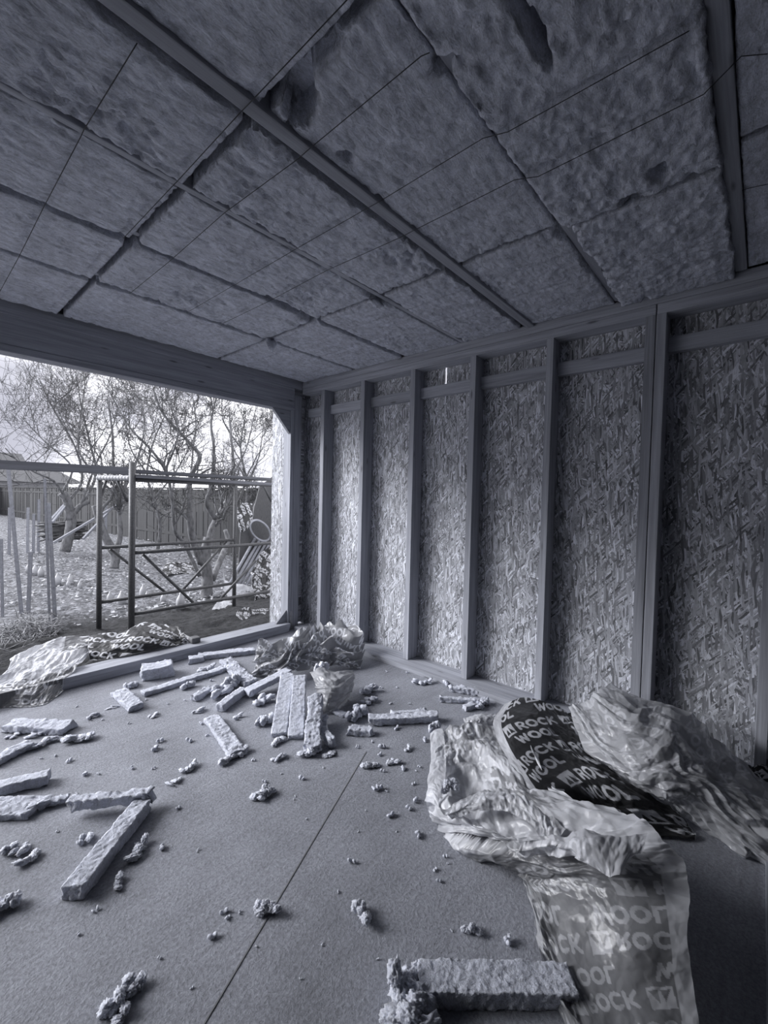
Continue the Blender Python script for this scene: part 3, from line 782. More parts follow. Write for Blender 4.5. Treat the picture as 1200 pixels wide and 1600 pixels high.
# -- bag draped over the sill and its dark printed neighbour
o = sheet('insulation_bag', [
    [(18, 1030, .16), (58, 1008, .20), (98, 995, .22), (150, 991, .20), (198, 986, .17)],
    [(8, 1050, .14), (50, 1030, .15), (95, 1014, .17), (135, 1008, .17), (172, 1000, .15)],
    [(-12, 1068, .12), (38, 1052, .13), (80, 1042, .13), (110, 1036, .13), (138, 1024, .13)],
    [(-22, 1085, .07), (22, 1080, .08), (58, 1076, .08), (88, 1064, .08), (115, 1048, .11)],
    [(-30, 1112, .00), (11, 1106, .00), (45, 1106, .00), (74, 1100, .00), (97, 1080, .02)]],
    FILM_MID, res=0.0045, amp=0.035, size=0.13, seed=31, mirror='xy', rot=0.0, inkfac=0.95, scale=1.5, inkmap=lambda s, t: 0.12+0.88*((t > 0.60) | ((s > 0.52) & (s < 0.8) & (t < 0.32))), off=(0.05, 0.02),
    floor_z=0.004)
# keep film above the sill boards
def rest_on(o, x0, x1, y0, y1, z):
    me = o.data; n_ = len(me.vertices); C = np.empty(n_*3, np.float32); me.vertices.foreach_get('co', C); C = C.reshape(-1, 3)
    L = np.array(o.location); Wd = C+L
    m_ = (Wd[:, 1] > y0) & (Wd[:, 1] < y1) & (Wd[:, 2] < z)
    Wd[m_, 2] = z
    me.vertices.foreach_set('co', (Wd-L).astype(np.float32).ravel()); me.update()
rest_on(o, 0, 9, 4.06, 4.28, 0.099)
tag(o, 'pale crumpled plastic bag draped over the sill onto the floor, leftmost bag', 'bag')
o = sheet('insulation_bag', [
    [(138, 992, .20), (185, 985, .20), (235, 974, .21), (272, 980, .19), (288, 990, .16)],
    [(139, 1010, .18), (185, 1003, .19), (235, 994, .20), (272, 992, .18), (295, 998, .14)],
    [(140, 1033, .10), (185, 1026, .11), (235, 1017, .11), (270, 1009, .11), (293, 1006, .10)]],
    FILM_DARK, res=0.0045, amp=0.05, size=0.24, seed=37, rot=0.5, floor_z=0.1, scale=1.35)
rest_on(o, 0, 9, 4.0, 4.3, 0.099)
tag(o, 'dark printed plastic wrapper lying twisted on the sill right of the pale bag', 'bag')
# -- bags on the heap near the corner
o = sheet('insulation_bag', [
    [(403, 1004, .22), (440, 996, .24), (478, 982, .27), (508, 974, .29), (536, 968, .31)],
    [(400, 1018, .20), (436, 1010, .24), (475, 1002, .25), (518, 990, .26), (564, 985, .24)],
    [(398, 1032, .12), (432, 1026, .18), (472, 1018, .20), (520, 1010, .20), (569, 1008, .15)],
    [(397, 1045, .05), (430, 1044, .10), (470, 1034, .12), (518, 1026, .12), (568, 1028, .08)],
    [(396, 1054, .00), (428, 1054, .04), (466, 1046, .05), (515, 1040, .04), (562, 1045, .01)]],
    FILM_MID, res=0.004, amp=0.05, size=0.34, seed=41, rot=0.6, inkfac=0.85, fold=0.075, fold_dir=1.1, fold_n=6, xmax=3.06)
tag(o, 'printed plastic bag crumpled in a heap on the floor near the corner post', 'bag')
o = sheet('insulation_bag', [
    [(484, 1052, .12), (500, 1042, .18), (524, 1045, .16), (552, 1046, .12)], [(490, 1066, .15), (508, 1060, .20), (532, 1060, .19), (556, 1056, .12)],
    [(494, 1086, .10), (512, 1084, .14), (532, 1082, .13), (552, 1074, .08)], [(496, 1116, .00), (510, 1112, .02), (530, 1106, .01), (545, 1096, .00)]],
    FILM_GREY, res=0.004, amp=0.03, size=0.22, seed=43, inkfac=0.3, rot=0.5, inkbase=lambda s, t: 0.8+0*s, fold=0.012, fold_dir=1.3, fold_n=12)
tag(o, 'smooth grey plastic bag bulging behind the upright wool strips', 'bag')

# ================================================================ loose mineral wool on the floor
def plank(pa, pb, w, h, label, z=0.0, tilt=0.0, seed=1, rag=0.010, bend=0.0, cell=0.009, curl=0.0, cat='insulation', group='torn strips of mineral wool on the floor', ztop=None):
    a = G(*pa[:2], pa[2] if len(pa) > 2 else 0); b = G(*pb[:2], pb[2] if len(pb) > 2 else 0)
    d = b-a; L = np.linalg.norm(d); d /= L
    s = np.cross(d, (0, 0, 1)); s /= np.linalg.norm(s); u = np.cross(s, d)
    nx = max(6, int(L/cell)); ny = max(4, int(w/cell)); nz = max(3, int(h/cell))
    V, F = grid_box(nx, ny, nz)
    X = V[:, 0]*L; Y = (V[:, 1]-0.5)*w; Z = V[:, 2]*h
    Lc = np.stack([X, Y, Z], 1)
    big = vec_fbm(Lc*7, seed, 2); med = vec_fbm(Lc*24, seed+9, 3, 0.6)*0.75; fin = vec_fbm(Lc*85, seed+19, 2)
    end = np.minimum(V[:, 0], 1-V[:, 0])*L; ew = np.exp(-(end/0.03)**2)
    topw = (0.35+np.clip(1.3*np.abs(V[:, 1]-0.5)*2-0.5, 0, 1)*0.8+0.35*ew)[:, None]; med = med*topw
    side = 0.5+np.abs(V[:, 1]-0.5)*1.2
    Lc = Lc+big*rag*1.0*side[:, None]+med*(rag*0.8+0.004)*(0.8+ew[:, None]*(0.3+60*max(rag-.006, 0)))+fin*(rag*0.4+0.003)
    Lc[:, 0] += ew*np.sign(V[:, 0]-0.5)*rag*1.5*fbm(Lc*25, seed+40, 2)
    Lc[:, 1] += bend*4*V[:, 0]*(1-V[:, 0])
    Lc[:, 2] += curl*(2*V[:, 0]-1)**2
    P = a+Lc[:, :1]*d+Lc[:, 1:2]*s+Lc[:, 2:]*u
    P[:, 2] += z
    lim = 0.0015
    P[:, 2] = np.where(P[:, 2] < lim, lim+0.0*P[:, 2], P[:, 2])
    o = centred('wool_strip', P, F, WOOL); tag(o, label, cat, group); return o

_ico = {}
def ico(sub):
    if sub not in _ico:
        bm = bmesh.new(); bmesh.ops.create_icosphere(bm, subdivisions=sub, radius=1)
        V = np.array([v.co[:] for v in bm.verts]); F = np.array([[v.index for v in f.verts] for f in bm.faces]); bm.free()
        _ico[sub] = (V, F)
    return _ico[sub]
def clump(px, py, w, d, h, label, seed=1, lobes=5, ang=0.0, z=0.0, sub=3, group='torn wads of mineral wool on the floor', name='wool_wad', near=None):
    c = G(px, py, z); rs = np.random.RandomState(seed); sub = 4 if (sub == 3 and w > 0.05 and py > 1150) else sub
    acc = Acc()
    ca, sa_ = math.cos(ang), math.sin(ang)
    for k in range(lobes):
        V, F = ico(sub)
        t = (k+0.5)/lobes-0.5 if lobes > 1 else 0
        sz = np.array([w/max(1.6, lobes*0.42), d*0.6, h*0.62])*(0.7+0.6*rs.rand(3))
        n1 = fbm(V*1.6+rs.rand(3)*50, seed+k, 3, 0.6); n2 = fbm(V*5.5+rs.rand(3)*50, seed+k+5, 3, 0.65)
        n3 = fbm(V*14+rs.rand(3)*50, seed+k+9, 2, 0.6)
        Pl = V*(1+0.5*n1+0.45*n2+0.30*n3)[:, None]*sz*0.5
        a2 = rs.rand()*3.1; c2, s2 = math.cos(a2), math.sin(a2); b2 = (rs.rand()-0.5)*1.4; c3, s3 = math.cos(b2), math.sin(b2)
        Pl = Pl @ np.array([[c2, -s2, 0], [s2, c2, 0], [0, 0, 1]]).T @ np.array([[c3, 0, s3], [0, 1, 0], [-s3, 0, c3]]).T
        Pl = Pl+np.array([t*w, (rs.rand()-0.5)*d*0.7, 0])
        Pl[:, 2] += -Pl[:, 2].min()+(rs.rand()*h*0.35 if (k % 3 == 2) else 0)
        acc.add(Pl, F)
    P = np.concatenate(acc.V); P[:, 2] *= h/P[:, 2].max()
    P = P @ np.array([[ca, -sa_, 0], [sa_, ca, 0], [0, 0, 1]]).T+c
    P[:, 2] = np.maximum(P[:, 2], z+0.001)
    o = centred(name, P, np.concatenate(acc.F), WOOLT); tag(o, label, 'insulation', group); return o

ST = [
 ((113, 1408), (222, 1268), .082, .060, 'thick straight wool block in the left foreground, slanting away to the right', dict(rag=.005, seed=3, cell=.006)),
 ((110, 1262, .035), (236, 1252, .035), .050, .045, 'rough wool strip raised over its shadow, touching the far end of the thick left block', dict(rag=.012, seed=5)),
 ((-30, 1268), (58, 1268), .13, .035, 'broad torn wool slab cut by the left edge of the photo', dict(rag=.013, seed=7)),
 ((40, 1270), (108, 1252), .045, .035, 'short torn wool tongue right of the broad slab at the left edge', dict(rag=.014, seed=8)),
 ((-5, 1240), (76, 1222), .070, .050, 'straight wool offcut behind the broad slab at the left edge', dict(rag=.006, seed=9)),
 ((12, 1138), (108, 1142), .11, .042, 'flat wool slab with a crumbled front edge, left, below the draped bag', dict(rag=.011, seed=11)),
 ((-20, 1200), (52, 1166), .07, .035, 'long torn wool strip entering from the left edge of the photo', dict(rag=.014, seed=13)),
 ((185, 1086), (214, 1110), .10, .045, 'short flat wool piece with a square end, right of the draped bag', dict(rag=.008, seed=15)),
 ((222, 1060), (268, 1052), .16, .10, 'chunky angular wool block in front of the sill', dict(rag=.012, seed=17)),
 ((222, 1088), (350, 1048), .075, .035, 'long narrow wool strip with a dark cut edge in front of the sill', dict(rag=.006, seed=19)),
 ((310, 1030), (398, 1020), .10, .045, 'long wool strip lying along the sill beside the heap', dict(rag=.008, seed=21)),
 ((295, 1036), (318, 1032), .08, .05, 'stubby wool bit at the left end of the strip along the sill', dict(rag=.010, seed=22)),
 ((352, 1036), (392, 1072), .11, .045, 'crumbly pale wool slab left of the printed bag heap', dict(rag=.018, seed=23)),
 ((386, 1086, .02), (452, 1052, .08), .085, .040, 'smooth wool strip with dark front edge leaning up to the bag heap', dict(rag=.004, seed=25)),
 ((344, 1112), (380, 1084), .060, .055, 'dark-edged wool strip lying on its side left of the heap', dict(rag=.008, seed=27)),
 ((302, 1096), (336, 1078), .05, .04, 'thin ragged wool strip far left of the heap', dict(rag=.012, seed=29)),
 ((330, 1126), (372, 1182), .10, .035, 'crumbling wool strip pointing at the camera in the open floor', dict(rag=.009, seed=31)),
 ((436, 1152, .0), (449, 1056, .16), .100, .030, 'left of the two long wool strips leaning on the heap', dict(rag=.004, seed=33)),
 ((462, 1155, .0), (468, 1060, .16), .100, .035, 'right of the two long wool strips leaning on the heap', dict(rag=.005, seed=35)),
 ((486, 1176, .0), (494, 1092, .13), .10, .045, 'ragged short wool strip right of the two long leaning ones', dict(rag=.014, seed=37)),
 ((506, 1126, .02), (520, 1168, .0), .045, .05, 'curled dark-backed wool strip at the front right of the heap', dict(rag=.010, seed=39, bend=.03)),
 ((544, 1146), (582, 1148), .06, .04, 'lumpy wool piece right of the leaning strips', dict(rag=.014, seed=41)),
 ((576, 1131), (684, 1126), .075, .045, 'long dark-sided wool strip across the middle floor', dict(rag=.008, seed=43, curl=.012)),
 ((612, 1122), (668, 1117), .05, .04, 'rough wool strip lying behind the long dark-sided one', dict(rag=.014, seed=45)),
 ((690, 1096), (765, 1100), .045, .04, 'ragged wool strip lying along the bottom plate, front one', dict(rag=.013, seed=47)),
 ((702, 1080), (756, 1088), .05, .045, 'ragged wool strip lying along the bottom plate, rear one', dict(rag=.016, seed=49)),
 ((724, 1110), (742, 1106), .05, .035, 'small smooth wool bit in front of the strips by the bottom plate', dict(rag=.006, seed=51)),
 ((655, 1550), (893, 1552), .098, .055, 'big wool block lying across the bottom of the photo, its end on the clouded bag', dict(rag=.004, seed=53, cell=.0045)),
 ((522, 1113), (540, 1120), .05, .02, 'little flat wool offcut beside the grey bulging bag', dict(rag=.004, seed=55)),
]
for pa, pb, w, h, lab, kw in ST:
    plank(pa, pb, w, h, lab, **kw)
CL = [
 (640, 1600, .17, .16, .11, 'large torn wool wad at the bottom edge, left end of the big block', dict(seed=2, lobes=9, sub=4, ang=0.8)),
 (642, 1545, .11, .08, .060, 'shaggy wool tuft upright at the corner of the big bottom block', dict(seed=4, lobes=6, sub=4)),
 (418, 1424, .085, .05, .040, 'oval wool wad on open floor where the floor seam fades', dict(seed=6, lobes=6, ang=-.8)),
 (566, 1434, .08, .055, .042, 'wool wad right of the floor seam in the foreground', dict(seed=8, lobes=6, ang=-1.6)),
 (736, 1456, .055, .04, .032, 'wool wad just above the big block at the bottom', dict(seed=10, lobes=5, ang=-.5)),
 (793, 1472, .03, .022, .026, 'little upright wool crumb right of the wad above the big block', dict(seed=12, lobes=3)),
 (192, 1560, .11, .06, .045, 'flaky wool wad in the bottom left foreground, upper one', dict(seed=14, lobes=7, ang=.3)),
 (186, 1592, .07, .04, .03, 'flaky wool wad at the very bottom left', dict(seed=15, lobes=4, ang=1.1)),
 (4, 1420, .09, .07, .05, 'wool wad cut by the left edge of the photo', dict(seed=16, lobes=5)),
 (26, 1330, .10, .05, .035, 'flaky wool wad near the left edge, larger of two', dict(seed=18, lobes=5, ang=-.8)),
 (46, 1345, .08, .04, .03, 'flaky wool wad near the left edge, nearer of two', dict(seed=20, lobes=4, ang=.5)),
 (134, 1314, .06, .04, .03, 'small wool wad under the raised strip at left', dict(seed=22, lobes=4)),
 (216, 1332, .11, .05, .035, 'crumbled wool ridge along the right side of the thick left block', dict(seed=24, lobes=6, ang=.7)),
 (187, 1383, .06, .04, .025, 'curled wool flake right of the thick left block', dict(seed=26, lobes=3, ang=.7)),
 (412, 1244, .10, .07, .045, 'dark-shadowed wool wad alone in the middle of the floor', dict(seed=28, lobes=7, ang=.2)),
 (297, 1203, .09, .05, .03, 'flaky wool wad left of the middle of the floor', dict(seed=30, lobes=5, ang=.2)),
 (273, 1224, .08, .03, .02, 'pointed flat wool flake left of the middle of the floor', dict(seed=32, lobes=3, ang=-.2)),
 (435, 1186, .08, .04, .03, 'loose wool flakes in front of the leaning strips', dict(seed=34, lobes=4)),
 (350, 1192, .06, .05, .04, 'hooked wool wad at the near end of the crumbling strip', dict(seed=36, lobes=4)),
 (376, 1180, .10, .06, .035, 'crumbs of wool heaped on the near end of the crumbling strip', dict(seed=38, lobes=6)),
 (372, 1122, .07, .04, .03, 'thin curled wool flake above the crumbling strip', dict(seed=40, lobes=3)),
 (578, 1198, .09, .05, .035, 'wool wad on open floor below the long dark-sided strip', dict(seed=42, lobes=5, ang=-.9)),
 (613, 1192, .07, .04, .025, 'wool wad right of the floor seam, small and flat', dict(seed=44, lobes=4, ang=-.8)),
 (590, 1234, .05, .035, .025, 'single wool lump below the flat wad right of the seam', dict(seed=46, lobes=3)),
 (677, 1144, .075, .07, .075, 'rounded dark wool ball at the right end of the long strip', dict(seed=48, lobes=3)),
 (707, 1236, .10, .07, .06, 'fluffy wool tuft lying inside the big clouded bag', dict(seed=50, lobes=7, sub=4, z=.06)),
 (120, 1156, .15, .10, .045, 'grainy wool lump right of the long strip at the left edge', dict(seed=52, lobes=7, ang=-.3)),
 (70, 1164, .11, .06, .035, 'small torn wool piece joining the strip at the left edge', dict(seed=54, lobes=4, ang=.3)),
 (60, 1150, .10, .05, .03, 'crumbled wool chunk at the front of the flat left slab', dict(seed=56, lobes=4)),
 (20, 1152, .07, .04, .02, 'curled wool flakes at the left edge below the flat slab', dict(seed=58, lobes=3)),
 (145, 1121, .08, .05, .03, 'wool flakes on the floor below the draped bag', dict(seed=60, lobes=4)),
 (206, 1074, .10, .07, .05, 'wool wad behind the square-ended piece', dict(seed=62, lobes=5)),
 (292, 1074, .10, .07, .055, 'wool wad beside the middle of the long narrow strip', dict(seed=64, lobes=5)),
 (240, 1119, .07, .05, .025, 'two thin wool flakes on the floor right of the square-ended piece', dict(seed=66, lobes=3)),
 (310, 1112, .08, .05, .03, 'wool flakes left of the dark-edged strip', dict(seed=68, lobes=4)),
 (345, 1086, .14, .11, .08, 'torn wool wad between the ragged strip and the heap', dict(seed=70, lobes=8)),
 (362, 1074, .14, .10, .10, 'cup-shaped torn wool wad at the left of the heap', dict(seed=72, lobes=7)),
 (410, 1098, .14, .10, .06, 'wool wads in the shade at the foot of the smooth leaning strip', dict(seed=74, lobes=6)),
 (418, 1130, .13, .10, .07, 'rough wool wad left of the long leaning strips', dict(seed=76, lobes=8)),
 (436, 1162, .09, .06, .03, 'wool crumbs at the feet of the long leaning strips', dict(seed=78, lobes=5)),
 (486, 1178, .12, .08, .05, 'shaggy wool tuft at the foot of the ragged leaning strip', dict(seed=80, lobes=7)),
 (556, 1120, .18, .10, .08, 'lumpy wool wad at the left end of the long dark-sided strip', dict(seed=82, lobes=8)),
 (575, 1082, .14, .09, .07, 'wool wad in the shade right of the grey bulging bag', dict(seed=84, lobes=6)),
 (576, 1098, .13, .07, .05, 'flat wool wad in the shade behind the lumpy one', dict(seed=86, lobes=5)),
 (660, 1068, .16, .08, .04, 'wool crumbs spread in front of the bottom plate', dict(seed=88, lobes=6, ang=-.7)),
 (700, 1070, .10, .06, .05, 'upper wool wad at the left of the strips by the bottom plate', dict(seed=90, lobes=5)),
 (752, 1104, .14, .07, .045, 'crumbly wool wad at the right end of the strips by the bottom plate', dict(seed=92, lobes=7)),
 (322, 1046, .14, .08, .04, 'wool crumbs between the two long strips near the sill', dict(seed=94, lobes=6)),
 (377, 1003, .10, .07, .09, 'small upright wool piece against the sill left of the heap', dict(seed=96, lobes=2)),
 (176, 1107, .08, .03, .02, 'thin wool sliver left of the square-ended piece', dict(seed=98, lobes=2)),
 (500, 1056, .12, .09, .13, 'pale wool lump poking up at the middle of the heap', dict(seed=100, lobes=4, z=.05)),
 (516, 1180, .07, .06, .02, 'scattered wool crumbs below the heap', dict(seed=102, lobes=4)),
 (637, 1172, .06, .04, .022, 'small wool lump in line with the ball, below the long strip', dict(seed=104, lobes=3)),
]
for px, py, w, d, h, lab, kw in CL:
    clump(px, py, w, d, h, lab, **kw)
TINY = [(202,1131,1.5),(315,1131,2),(250,1160,3),(239,1172,3.5),(295,1159,3),(109,1191,2.5),(205,1202,2),(240,1201,1.6),(131,1211,2.6),(154,1210,1.4),(279,1264,1.8),(470,1219,2.4),
 (395,1188,1.4),(414,1222,2),(559,1166,1.5),(462,1245,.8),(572,1267,.8),(309,1330,1.2),(256,1325,2.4),(550,1348,2.2),(527,1395,1),(350,1426,2),(356,1434,1.6),(374,1427,1.2),(331,1463,2.2),
 (504,1476,.8),(249,1498,1),(150,1424,1.8),(122,1461,1.2),(479,1280,1),(459,1250,.8),(597,1169,3),(630,1202,2.4),(598,1205,2.2),(593,1180,2.2),(558,1169,1.6),(619,1139,2.6),(663,1158,3),
 (655,1199,1.4),(649,1252,2.6),(639,1264,2.2),(612,1277,2.8),(651,1307,2.6),(696,1339,1.6),(680,1360,1.4),(686,1378,1.6),(647,1226,1.8),(662,1157,1.4),(396,1189,1.6),(650,1205,1),(536,1060,2),
 (582,1160,1.4),(604,1237,1.2),(620,1300,.8),(288,1095,1.6),(262,1100,1.4),(228,1094,1.6),(160,1125,1.2),(120,1105,1.4),(86,1182,1.4),(64,1186,1.2),(324,1150,1.6),(330,1065,2.4),(372,1052,2.4),
 (620,1075,1.6),(637,1052,2),(604,1050,1.6),(596,1075,1.8),(610,1100,1.8),(640,1100,1.6),(718,1060,2),(690,1060,1.6),(440,1210,1),(505,1200,1),(700,1350,.8),(560,1300,.8),(120,1240,1),(90,1300,1),(705,1455,.8),(590,1500,.8),(300,1545,.8),(400,1480,.8),(470,1530,.7)]
for k, (px, py, sz) in enumerate(TINY):
    s_ = sz*0.011
    clump(px, py, s_*1.3, s_, s_*0.75, 'tiny crumb of grey mineral wool lying loose on the floor', seed=200+k*3, lobes=2, ang=k*1.3, sub=2,
          group='tiny loose crumbs of mineral wool', name='wool_crumb')

# torn wool hanging from the ceiling
def hang(px, py, w, h, label, seed):
    c = G(px, py, 2.90); V, F = ico(3)
    n1 = fbm(V*2+seed, seed, 3, 0.6)
    P = V*(1+0.5*n1)[:, None]*np.array([w*0.5, w*0.25, h*0.5])
    P[:, 0] *= 1-0.5*np.clip(-V[:, 2], 0, 1); P[:, 2] -= P[:, 2].max()
    P = P+c+np.array([0, 0, 0.01])
    tag(centred('hanging_tuft', P, F, CEILW), label, 'insulation')
hang(423, 530, .11, .11, 'torn tuft of wool hanging from the thin slot near the garden beam', 5)
hang(588, 470, .12, .05, 'torn tuft of wool hanging where three ceiling batts meet', 9)
hang(420, 600, .30, .06, 'loose torn wool bulging over the beam near the corner post', 12)

# ================================================================ outside
SOIL_Z = -0.15
def soil_mat():
    mt, n, l, bs = new_mat('garden_soil')
    v = coords(n, l, rnd=False)
    a = noise(n, l, v, 0.9, 5, 0.6); b_ = noise(n, l, v, 14, 6, 0.7, 0.6); c_ = noise(n, l, v, 60, 4, 0.7)
    sx = n.new('ShaderNodeSeparateXYZ'); l.new(v, sx.inputs[0])
    # the strip dug beside the building is wet and dark
    y_ = mth(n, l, 'ADD', sx.outputs[1], mth(n, l, 'MULTIPLY', a, 1.6))
    wet = n.new('ShaderNodeMapRange'); wet.inputs[1].default_value = 7.1; wet.inputs[2].default_value = 7.9; l.new(y_, wet.inputs[0])
    pale = ramp(n, l, b_, [(0.36, 0.05), (0.5, 0.18), (0.62, 0.44)]).outputs['Color']
    dark = ramp(n, l, b_, [(0.3, 0.015), (0.7, 0.085)]).outputs['Color']
    c = mix(n, l, dark, pale, wet.outputs[0])
    c = mix(n, l, c, ramp(n, l, c_, [(0.35, 0.5), (0.6, 1.1)]).outputs['Color'], 0.7, 'MULTIPLY')
    l.new(c, bs.inputs['Base Color']); bs.inputs['Roughness'].default_value = 0.95
    b1 = bump(n, l, bs, b_, 1.0, 0.05); bump(n, l, bs, c_, 0.8, 0.012, b1)
    return mt
nx, ny = 300, 330
gx = np.linspace(-3.5, 22, nx); gy = 4.33+np.linspace(0, 1, ny)**2.0*38
GX, GY = np.meshgrid(gx, gy, indexing='ij')
Q = np.stack([GX.ravel(), GY.ravel(), GX.ravel()*0], 1)
gz = SOIL_Z+0.05*fbm(Q*1.1, 3, 3)+0.045*fbm(Q*5, 5, 3)+0.018*fbm(Q*15, 7, 2)
mound = np.exp(-(((Q[:, 0]-0.9)/0.9)**2+((Q[:, 1]-5.4)/0.75)**2)); gz += mound*(0.10+0.10*fbm(Q*6, 17, 3))
gz -= 0.05*np.exp(-((Q[:, 1]-4.33)/0.25)**2)
idx = np.arange(nx*ny).reshape(nx, ny)
GF = np.stack([idx[:-1, :-1].ravel(), idx[1:, :-1].ravel(), idx[1:, 1:].ravel(), idx[:-1, 1:].ravel()], 1)
Q[:, 2] = gz
ground = link('garden_ground', np_mesh('garden_ground', Q, GF), soil_mat()); tag(ground, kind='structure')

LEAF = plain_mat('dry_leaf', 0.40, 0.8, 0, 3, 0.5); BARK = plain_mat('pale_lichen_bark', 0.16, 0.9, 0, 14, 0.55, 0.8, 0.02, (1, 1, 0.5))
TWIG = plain_mat('twig_bark', 0.07, 0.9, 0, 30, 0.3); FENCE = wood_mat('weathered_fence_boards', 2, 0.034, 0.017)
WHITEP = plain_mat('milky_plastic', 0.42, 0.4, 0, 10, 0.1, 0.05)
# fallen leaves: uncountable litter
rs = np.random.RandomState(5); N_ = 9000
lx = rs.uniform(0.3, 12, N_); ly = 6.4+rs.rand(N_)**1.5*13
keep = (lx < ly*0.95+1) & (fbm(np.stack([lx*0.8, ly*0.8, lx*0], 1), 31, 2)+0.35 > rs.rand(N_)*0.9-0.2); lx, ly = lx[keep], ly[keep]
lv = []; lf = []
for k, (x_, y_) in enumerate(zip(lx, ly)):
    s_ = 0.018+0.03*rs.rand(); a_ = rs.rand()*6.3; t1 = rs.rand(4)*0.035
    z_ = SOIL_Z+0.035
    c_, n_ = math.cos(a_)*s_, math.sin(a_)*s_
    lv += [(x_+c_, y_+n_, z_+t1[0]), (x_-n_*.6, y_+c_*.6, z_+t1[1]), (x_-c_, y_-n_, z_+t1[2]), (x_+n_*.6, y_-c_*.6, z_+t1[3])]
    lf.append((4*k, 4*k+1, 4*k+2, 4*k+3))
tag(centred('fallen_leaves', lv, lf, LEAF, smooth=False), 'pale dry leaves strewn over the garden soil', 'leaves', kind='stuff')

# ---- fence
p0 = G(0, 804, SOIL_Z)[:2]; p1 = G(260, 850, SOIL_Z)[:2]
fd = (p1-p0); fl_ = np.linalg.norm(fd); fd /= fl_
fdir = np.array([fd[0], fd[1], 0]); fn = np.array([fd[1], -fd[0], 0])
fence = empty('garden_fence', (*(p1), SOIL_Z))
rs = np.random.RandomState(8)
t0, t1 = -0.8, fl_+11.0
ac = Acc(); t_ = t0; rsb = np.random.RandomState(4)
while t_ < t1:
    w_ = 0.14; zt = 1.72+0.02*rsb.rand(); off = 0.018*(rsb.randint(2))
    c0 = np.array([p0[0], p0[1], 0])+fdir*t_+fn*off; V, F = box_vf((0, 0, 0), (1, 1, 1)); V = np.array(V, float)
    V = c0+V[:, :1]*fdir*(w_-0.008)+V[:, 1:2]*(-fn)*0.02+np.array([0, 0, 1])*(SOIL_Z-0.1+V[:, 2:]*(zt-SOIL_Z+0.1))
    ac.add(V, F); t_ += w_
ac.build('board_panel', FENCE, fence, smooth=False)
for zr in (0.25, 1.5):
    beam_between('rail', (*(p0+fd*t0), zr), (*(p0+fd*t1), zr), 0.05, 0.09, FENCE, fence)
beam_between('cap_rail', np.array([*(p0+fd*t0), 1.76])+fn*0.01, np.array([*(p0+fd*t1), 1.76])+fn*0.01, 0.07, 0.04, FENCE, fence)
t_ = t0
while t_ < t1:
    pp = p0+fd*t_; beam_between('fence_post', np.array([*pp, SOIL_Z-0.1])-fn*0.10, np.array([*pp, 1.74])-fn*0.10, 0.09, 0.09, FENCE, fence, up=(1, 0, 0)); t_ += 2.4
tag(fence, 'tall dark close-boarded timber fence at the back of the garden', 'fence')

# ---- neighbour's house beyond the fence
HW = plain_mat('pale_render', 0.2, 0.9, 0, 3, 0.05); HR = plain_mat('grey_roof_tiles', 0.12, 0.8, 0, 6, 0.2, 0.4, 0.05, (1, 1, 6))
def quadmesh(name, pts, faces, mat, parent):
    return centred(name, pts, faces, mat, parent, smooth=False)
HY = 47.5
h0 = AY(-120, 722, HY); h1 = AY(62, 722, HY); zr = AY(20, 703, HY)[2]; ze = AY(20, 757, HY)[2]
house = empty('neighbour_house', (h0[0], HY, 0))
x0, x1 = h0[0], h1[0]
boxes_mesh('wall', [((x0+.3, HY+.3, SOIL_Z), (x1-.4, HY+8, ze+.3))], HW, house)
zE = ze; yr = HY+4.2
P = [(x0, HY-.2, zE), (x1, HY-.2, zE), (x1-.6, yr, zr), (x0, yr, zr), (x1, HY+8.5, zE), (x0, HY+8.5, zE)]
quadmesh('roof', P+[(a, b, c-.15) for a, b, c in P], [(0, 1, 2, 3), (3, 2, 4, 5), (6, 9, 8, 7), (9, 11, 10, 8), (0, 6, 7, 1), (5, 4, 10, 11)], HR, house)
tag(house, 'house with a grey tiled roof beyond the fence at the left', 'building')
sy = 40.0; s0 = AY(60, 745, sy); s1 = AY(132, 745, sy)
shed = empty('neighbour_garage', (s0[0], sy, 0)); zt = AY(60, 722, sy)[2]; zb2 = AY(132, 756, sy)[2]
boxes_mesh('wall', [((s0[0]-8, sy+.2, SOIL_Z), (s1[0]-1, sy+5, zb2))], HW, shed)
quadmesh('roof', [(s0[0]-8, sy, zb2), (s1[0], sy, zb2), (s0[0]+.8, sy+2.6, zt), (s0[0]-8, sy+2.6, zt), (s1[0], sy+5.4, zb2), (s0[0]-8, sy+5.4, zb2)], [(0, 1, 2, 3), (3, 2, 4, 5), (0, 5, 4, 1)], HR, shed)
tag(shed, 'low building with a sloping grey roof just above the fence', 'building')

# ---- scaffold tower just outside the opening
YF, YK = 5.42, 5.98
def tube_part(name, p, q, r, parent, mat=METAL):
    a = Acc(); p = np.array(p, float); q = np.array(q, float)
    a.tube([p, (p+q)/2, q], [r]*3, 12); return a.build(name, mat, parent)
xF = AY(206, 864, YF)[0]; xK = AY(155, 856, YK)[0]; xKr = AY(367, 842, YK)[0]; xFr = AY(452, 847, YF)[0]
scaf = empty('scaffold_tower', ((xF+xFr)/2, (YF+YK)/2, SOIL_Z))
zt = AY(206, 722, YF)[2]; ztk = AY(152, 748, YK)[2]
for nm, x_, y_, z_ in (('post', xF, YF, zt), ('post', xK, YK, ztk), ('post', xKr, YK, ztk), ('post', xFr, YF, ztk)):
    tube_part(nm, (x_, y_, SOIL_Z-0.03), (x_, y_, z_), 0.034 if y_ == YF else 0.029, scaf)
zu = AY(206, 864, YF)[2]; zl = AY(206, 960, YF)[2]
zu2 = AY(155, 856, YK)[2]; zl2 = AY(156, 941, YK)[2]
